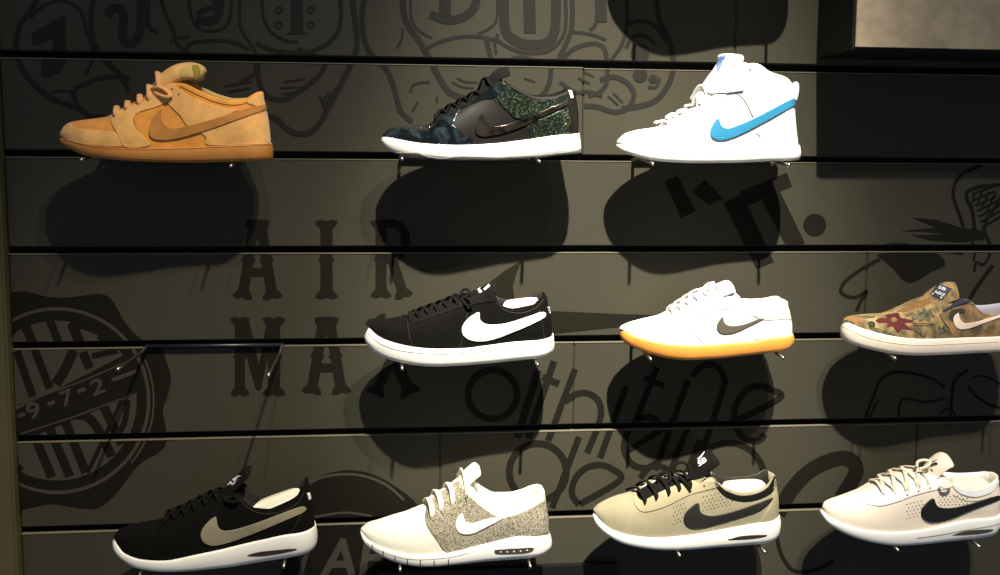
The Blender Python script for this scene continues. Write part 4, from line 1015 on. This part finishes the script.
# 10 --------------------------------------------------------------- white pink
K = Shoe(dict(crop=(800, 440, .2088), label='off-white pinkish sneaker with a black swoosh and perforated side', m_sole=white_rub, m_upper=pale_lea, m_lining=white_lea, m_insole=ivory, insole_depth=.014, throat=720, depth=.03, collar=.034, toe_round=.0015,
    sole_bot=[(100, 345), (108, 368), (130, 398), (180, 434), (270, 474), (380, 501), (500, 510), (620, 501), (760, 486), (880, 471), (935, 456), (956, 425)],
    sole_top=[(101, 326), (140, 368), (220, 408), (320, 434), (430, 444), (540, 438), (680, 413), (820, 383), (958, 362)],
    top=[(104, 318), (112, 304), (130, 292), (200, 275), (290, 246), (350, 221), (420, 186), (480, 160), (540, 146), (600, 150), (660, 165), (700, 180), (735, 206), (785, 228), (845, 230), (900, 212), (932, 182), (946, 160), (955, 170)]))
K.tongue([(560, 200), (605, 150), (640, 110), (675, 84), (705, 72)], pale_lea, w0=.022, w1=.029, th=.005, sag=.009)
K.patch('eyestay', [(300, 300), (310, 262), (360, 226), (440, 186), (520, 158), (620, 165), (700, 196), (712, 232), (640, 242), (540, 268), (470, 295), (380, 316)], white_lea, th=.0012)
K.patch('collar_band', [(725, 206), (785, 236), (845, 238), (902, 220), (940, 186), (950, 210), (915, 250), (850, 272), (790, 266), (745, 240)], white_lea, th=.0014)
K.patch('swoosh', [(636, 279), (598, 308), (578, 345), (594, 380), (640, 394), (720, 377), (830, 330), (944, 288), (948, 266), (840, 298), (745, 322), (685, 325), (652, 312)], blk_sw, th=.0022, sm=3)
pf1 = [(512+i*17+(j % 2)*8, 308+j*17-i*4) for i in range(5) for j in range(5) if 505+i*17+j*5 < 590]; pf2 = [(665+i*18+(j % 2)*9, 274+j*13-i*1) for i in range(8) for j in range(4) if 660+i*18 < 795]
for cl in (pf1, pf2): K.dots(cl, perf, r=3.6)
K.patch('air_window', [(730, 455), (790, 437), (850, 430), (922, 428), (908, 440), (850, 450), (780, 455)], air_r, th=.0005, bv=K.bv_sole)
K.seam([[(300, 300), (380, 318), (470, 297), (540, 270), (640, 244), (705, 236)], [(730, 262), (790, 290), (850, 292), (920, 272)]], seam_dk, r=.0005)
K.seam([[(560, 470), (660, 456), (780, 434), (900, 414), (956, 400)]], grey_tread, r=.0006, name='sole_line', bv=K.bv_sole)
K.laces([(402, 262), (455, 255), (512, 262), (566, 244), (620, 230)], ivory_l, r=.0036, arch=.002, loops=[[(560, 130, -.012), (565, 104, -.008), (600, 96, -.008), (625, 108, -.014), (600, 130, -.02), (570, 138, -.02)], [(670, 215, -.034), (690, 228, -.04), (722, 222, -.04), (725, 205, -.036)]])
K.eyelets([(402, 262), (455, 255), (512, 262), (566, 244), (620, 230)], seam_dk, r=3.5)
sb_label(K, (628, 128), (34, -10), (-4, -12), blk_sw, K.bv_tg)
K.flat_tris('label_stripe', fill_tris([(608, 122), (614, 118), (640, 148), (634, 152)]), seam_dk, bv=K.bv_tg)
SHOES = [A, B, Cc, D, E, G, H, I, J9, K]

# ------------------------------------------------------------------ hangers
for lab, kk, sh, a, b in [('wire hanger under the tan suede sneaker', 1, A, 82, 231), ('wire hanger under the shiny black iridescent sneaker', 1, B, 402, 539), ('wire hanger under the white high-top', 1, Cc, 652, 788),
    ('wire hanger under the black suede sneaker with white swoosh', 3, D, 402, 537), ('wire hanger under the white gum-soled sneaker', 3, E, 650, 782), ('wire hanger under the floral slip-on', 3, G, 894, 1030),
    ('wire hanger under the black sneaker with grey swoosh', 5, H, 139, 284), ('wire hanger under the speckled ivory sneaker', 5, I, 400, 530), ('wire hanger under the stone grey sneaker', 5, J9, 679, 764), ('wire hanger under the off-white pinkish sneaker', 5, K, 897, 978)]:
    shoe_hanger(lab, kk, sh, a, b)
# the empty one on the left
pa, pb = at(146, 347, -.006), at(282, 347, -.006)
ta, tb = at(117, 370, -.13), at(268, 376, -.13)
hg = hanger('empty wire shoe hanger with two bare prongs beside the round seal graphic', 3, pa.x, pb.x, (pa.z-.004, ta.z), (pb.z-.004, tb.z), reach=.13, splay=(ta.x-pa.x, tb.x-pb.x))

# the neighbours hung one row higher, just out of the picture
def copy_tree(o, parent=None):
    c = o.copy(); COL.objects.link(c); c.parent = parent
    for ch in [x for x in COL.objects if x.parent == o]: copy_tree(ch, c)
    return c
bpy.context.view_layer.update()
HG = [o for o in COL.objects if o.parent is None and o.name.startswith('shoe_hanger')]
for src, hsrc, lab, lab2 in ((Cc, HG[2], 'white high-top sneaker hung one row above the other high-top, out of the picture', 'wire hanger one row above the hanger of the high-top'),):
    for o, l_ in ((src.root, lab), (hsrc, lab2)):
        c = copy_tree(o); c.location = o.location + Vector((0, 0, 2*PITCHZ+.048)); c['label'] = l_
# ------------------------------------------------------------------ light
def spot(name, loc, target, energy, size_deg, blend, radius, color):
    d = bpy.data.lights.new(name, 'SPOT'); d.energy = energy; d.spot_size = math.radians(size_deg); d.spot_blend = blend; d.shadow_soft_size = radius; d.color = color
    o = bpy.data.objects.new(name, d); COL.objects.link(o); o.location = loc
    o.rotation_euler = (Vector(target)-Vector(loc)).to_track_quat('-Z', 'Y').to_euler(); return o
c_ = at(608, 308, 0)
spot('key_spot', (.50, -4.0, 5.85), c_, 9200, 8.6, 1, .06, (1, .93, .76))
spot('wash_spot', (.54, -4.02, 5.85), (.58, 0, -.16), 1250, 17, 1, .06, (1, .96, .88))
spot('left_spot', (1.70, -3.0, 4.5), (-.45, 0, -.05), 290, 19, .9, .05, (.96, .97, 1))
spot('low_left_spot', (1.30, -3.1, 4.4), at(165, 560, 0), 1550, 10.5, 1, .05, (1, .86, .62))
spot('low_right_spot', (1.0, -3.8, 5.2), at(905, 540, 0), 1900, 7.5, 1, .06, (1, .93, .78))
w = bpy.data.worlds.new('world'); scn.world = w; w.use_nodes = True
w.node_tree.nodes['Background'].inputs['Color'].default_value = (.72, .82, 1, 1); w.node_tree.nodes['Background'].inputs['Strength'].default_value = .17
scn.view_settings.view_transform = 'Standard'; scn.view_settings.look = 'None'; scn.view_settings.exposure = 0; scn.view_settings.gamma = 1; scn.view_settings.use_curve_mapping = False
scn.cycles.use_denoising = True
scn.cycles.max_bounces = 6
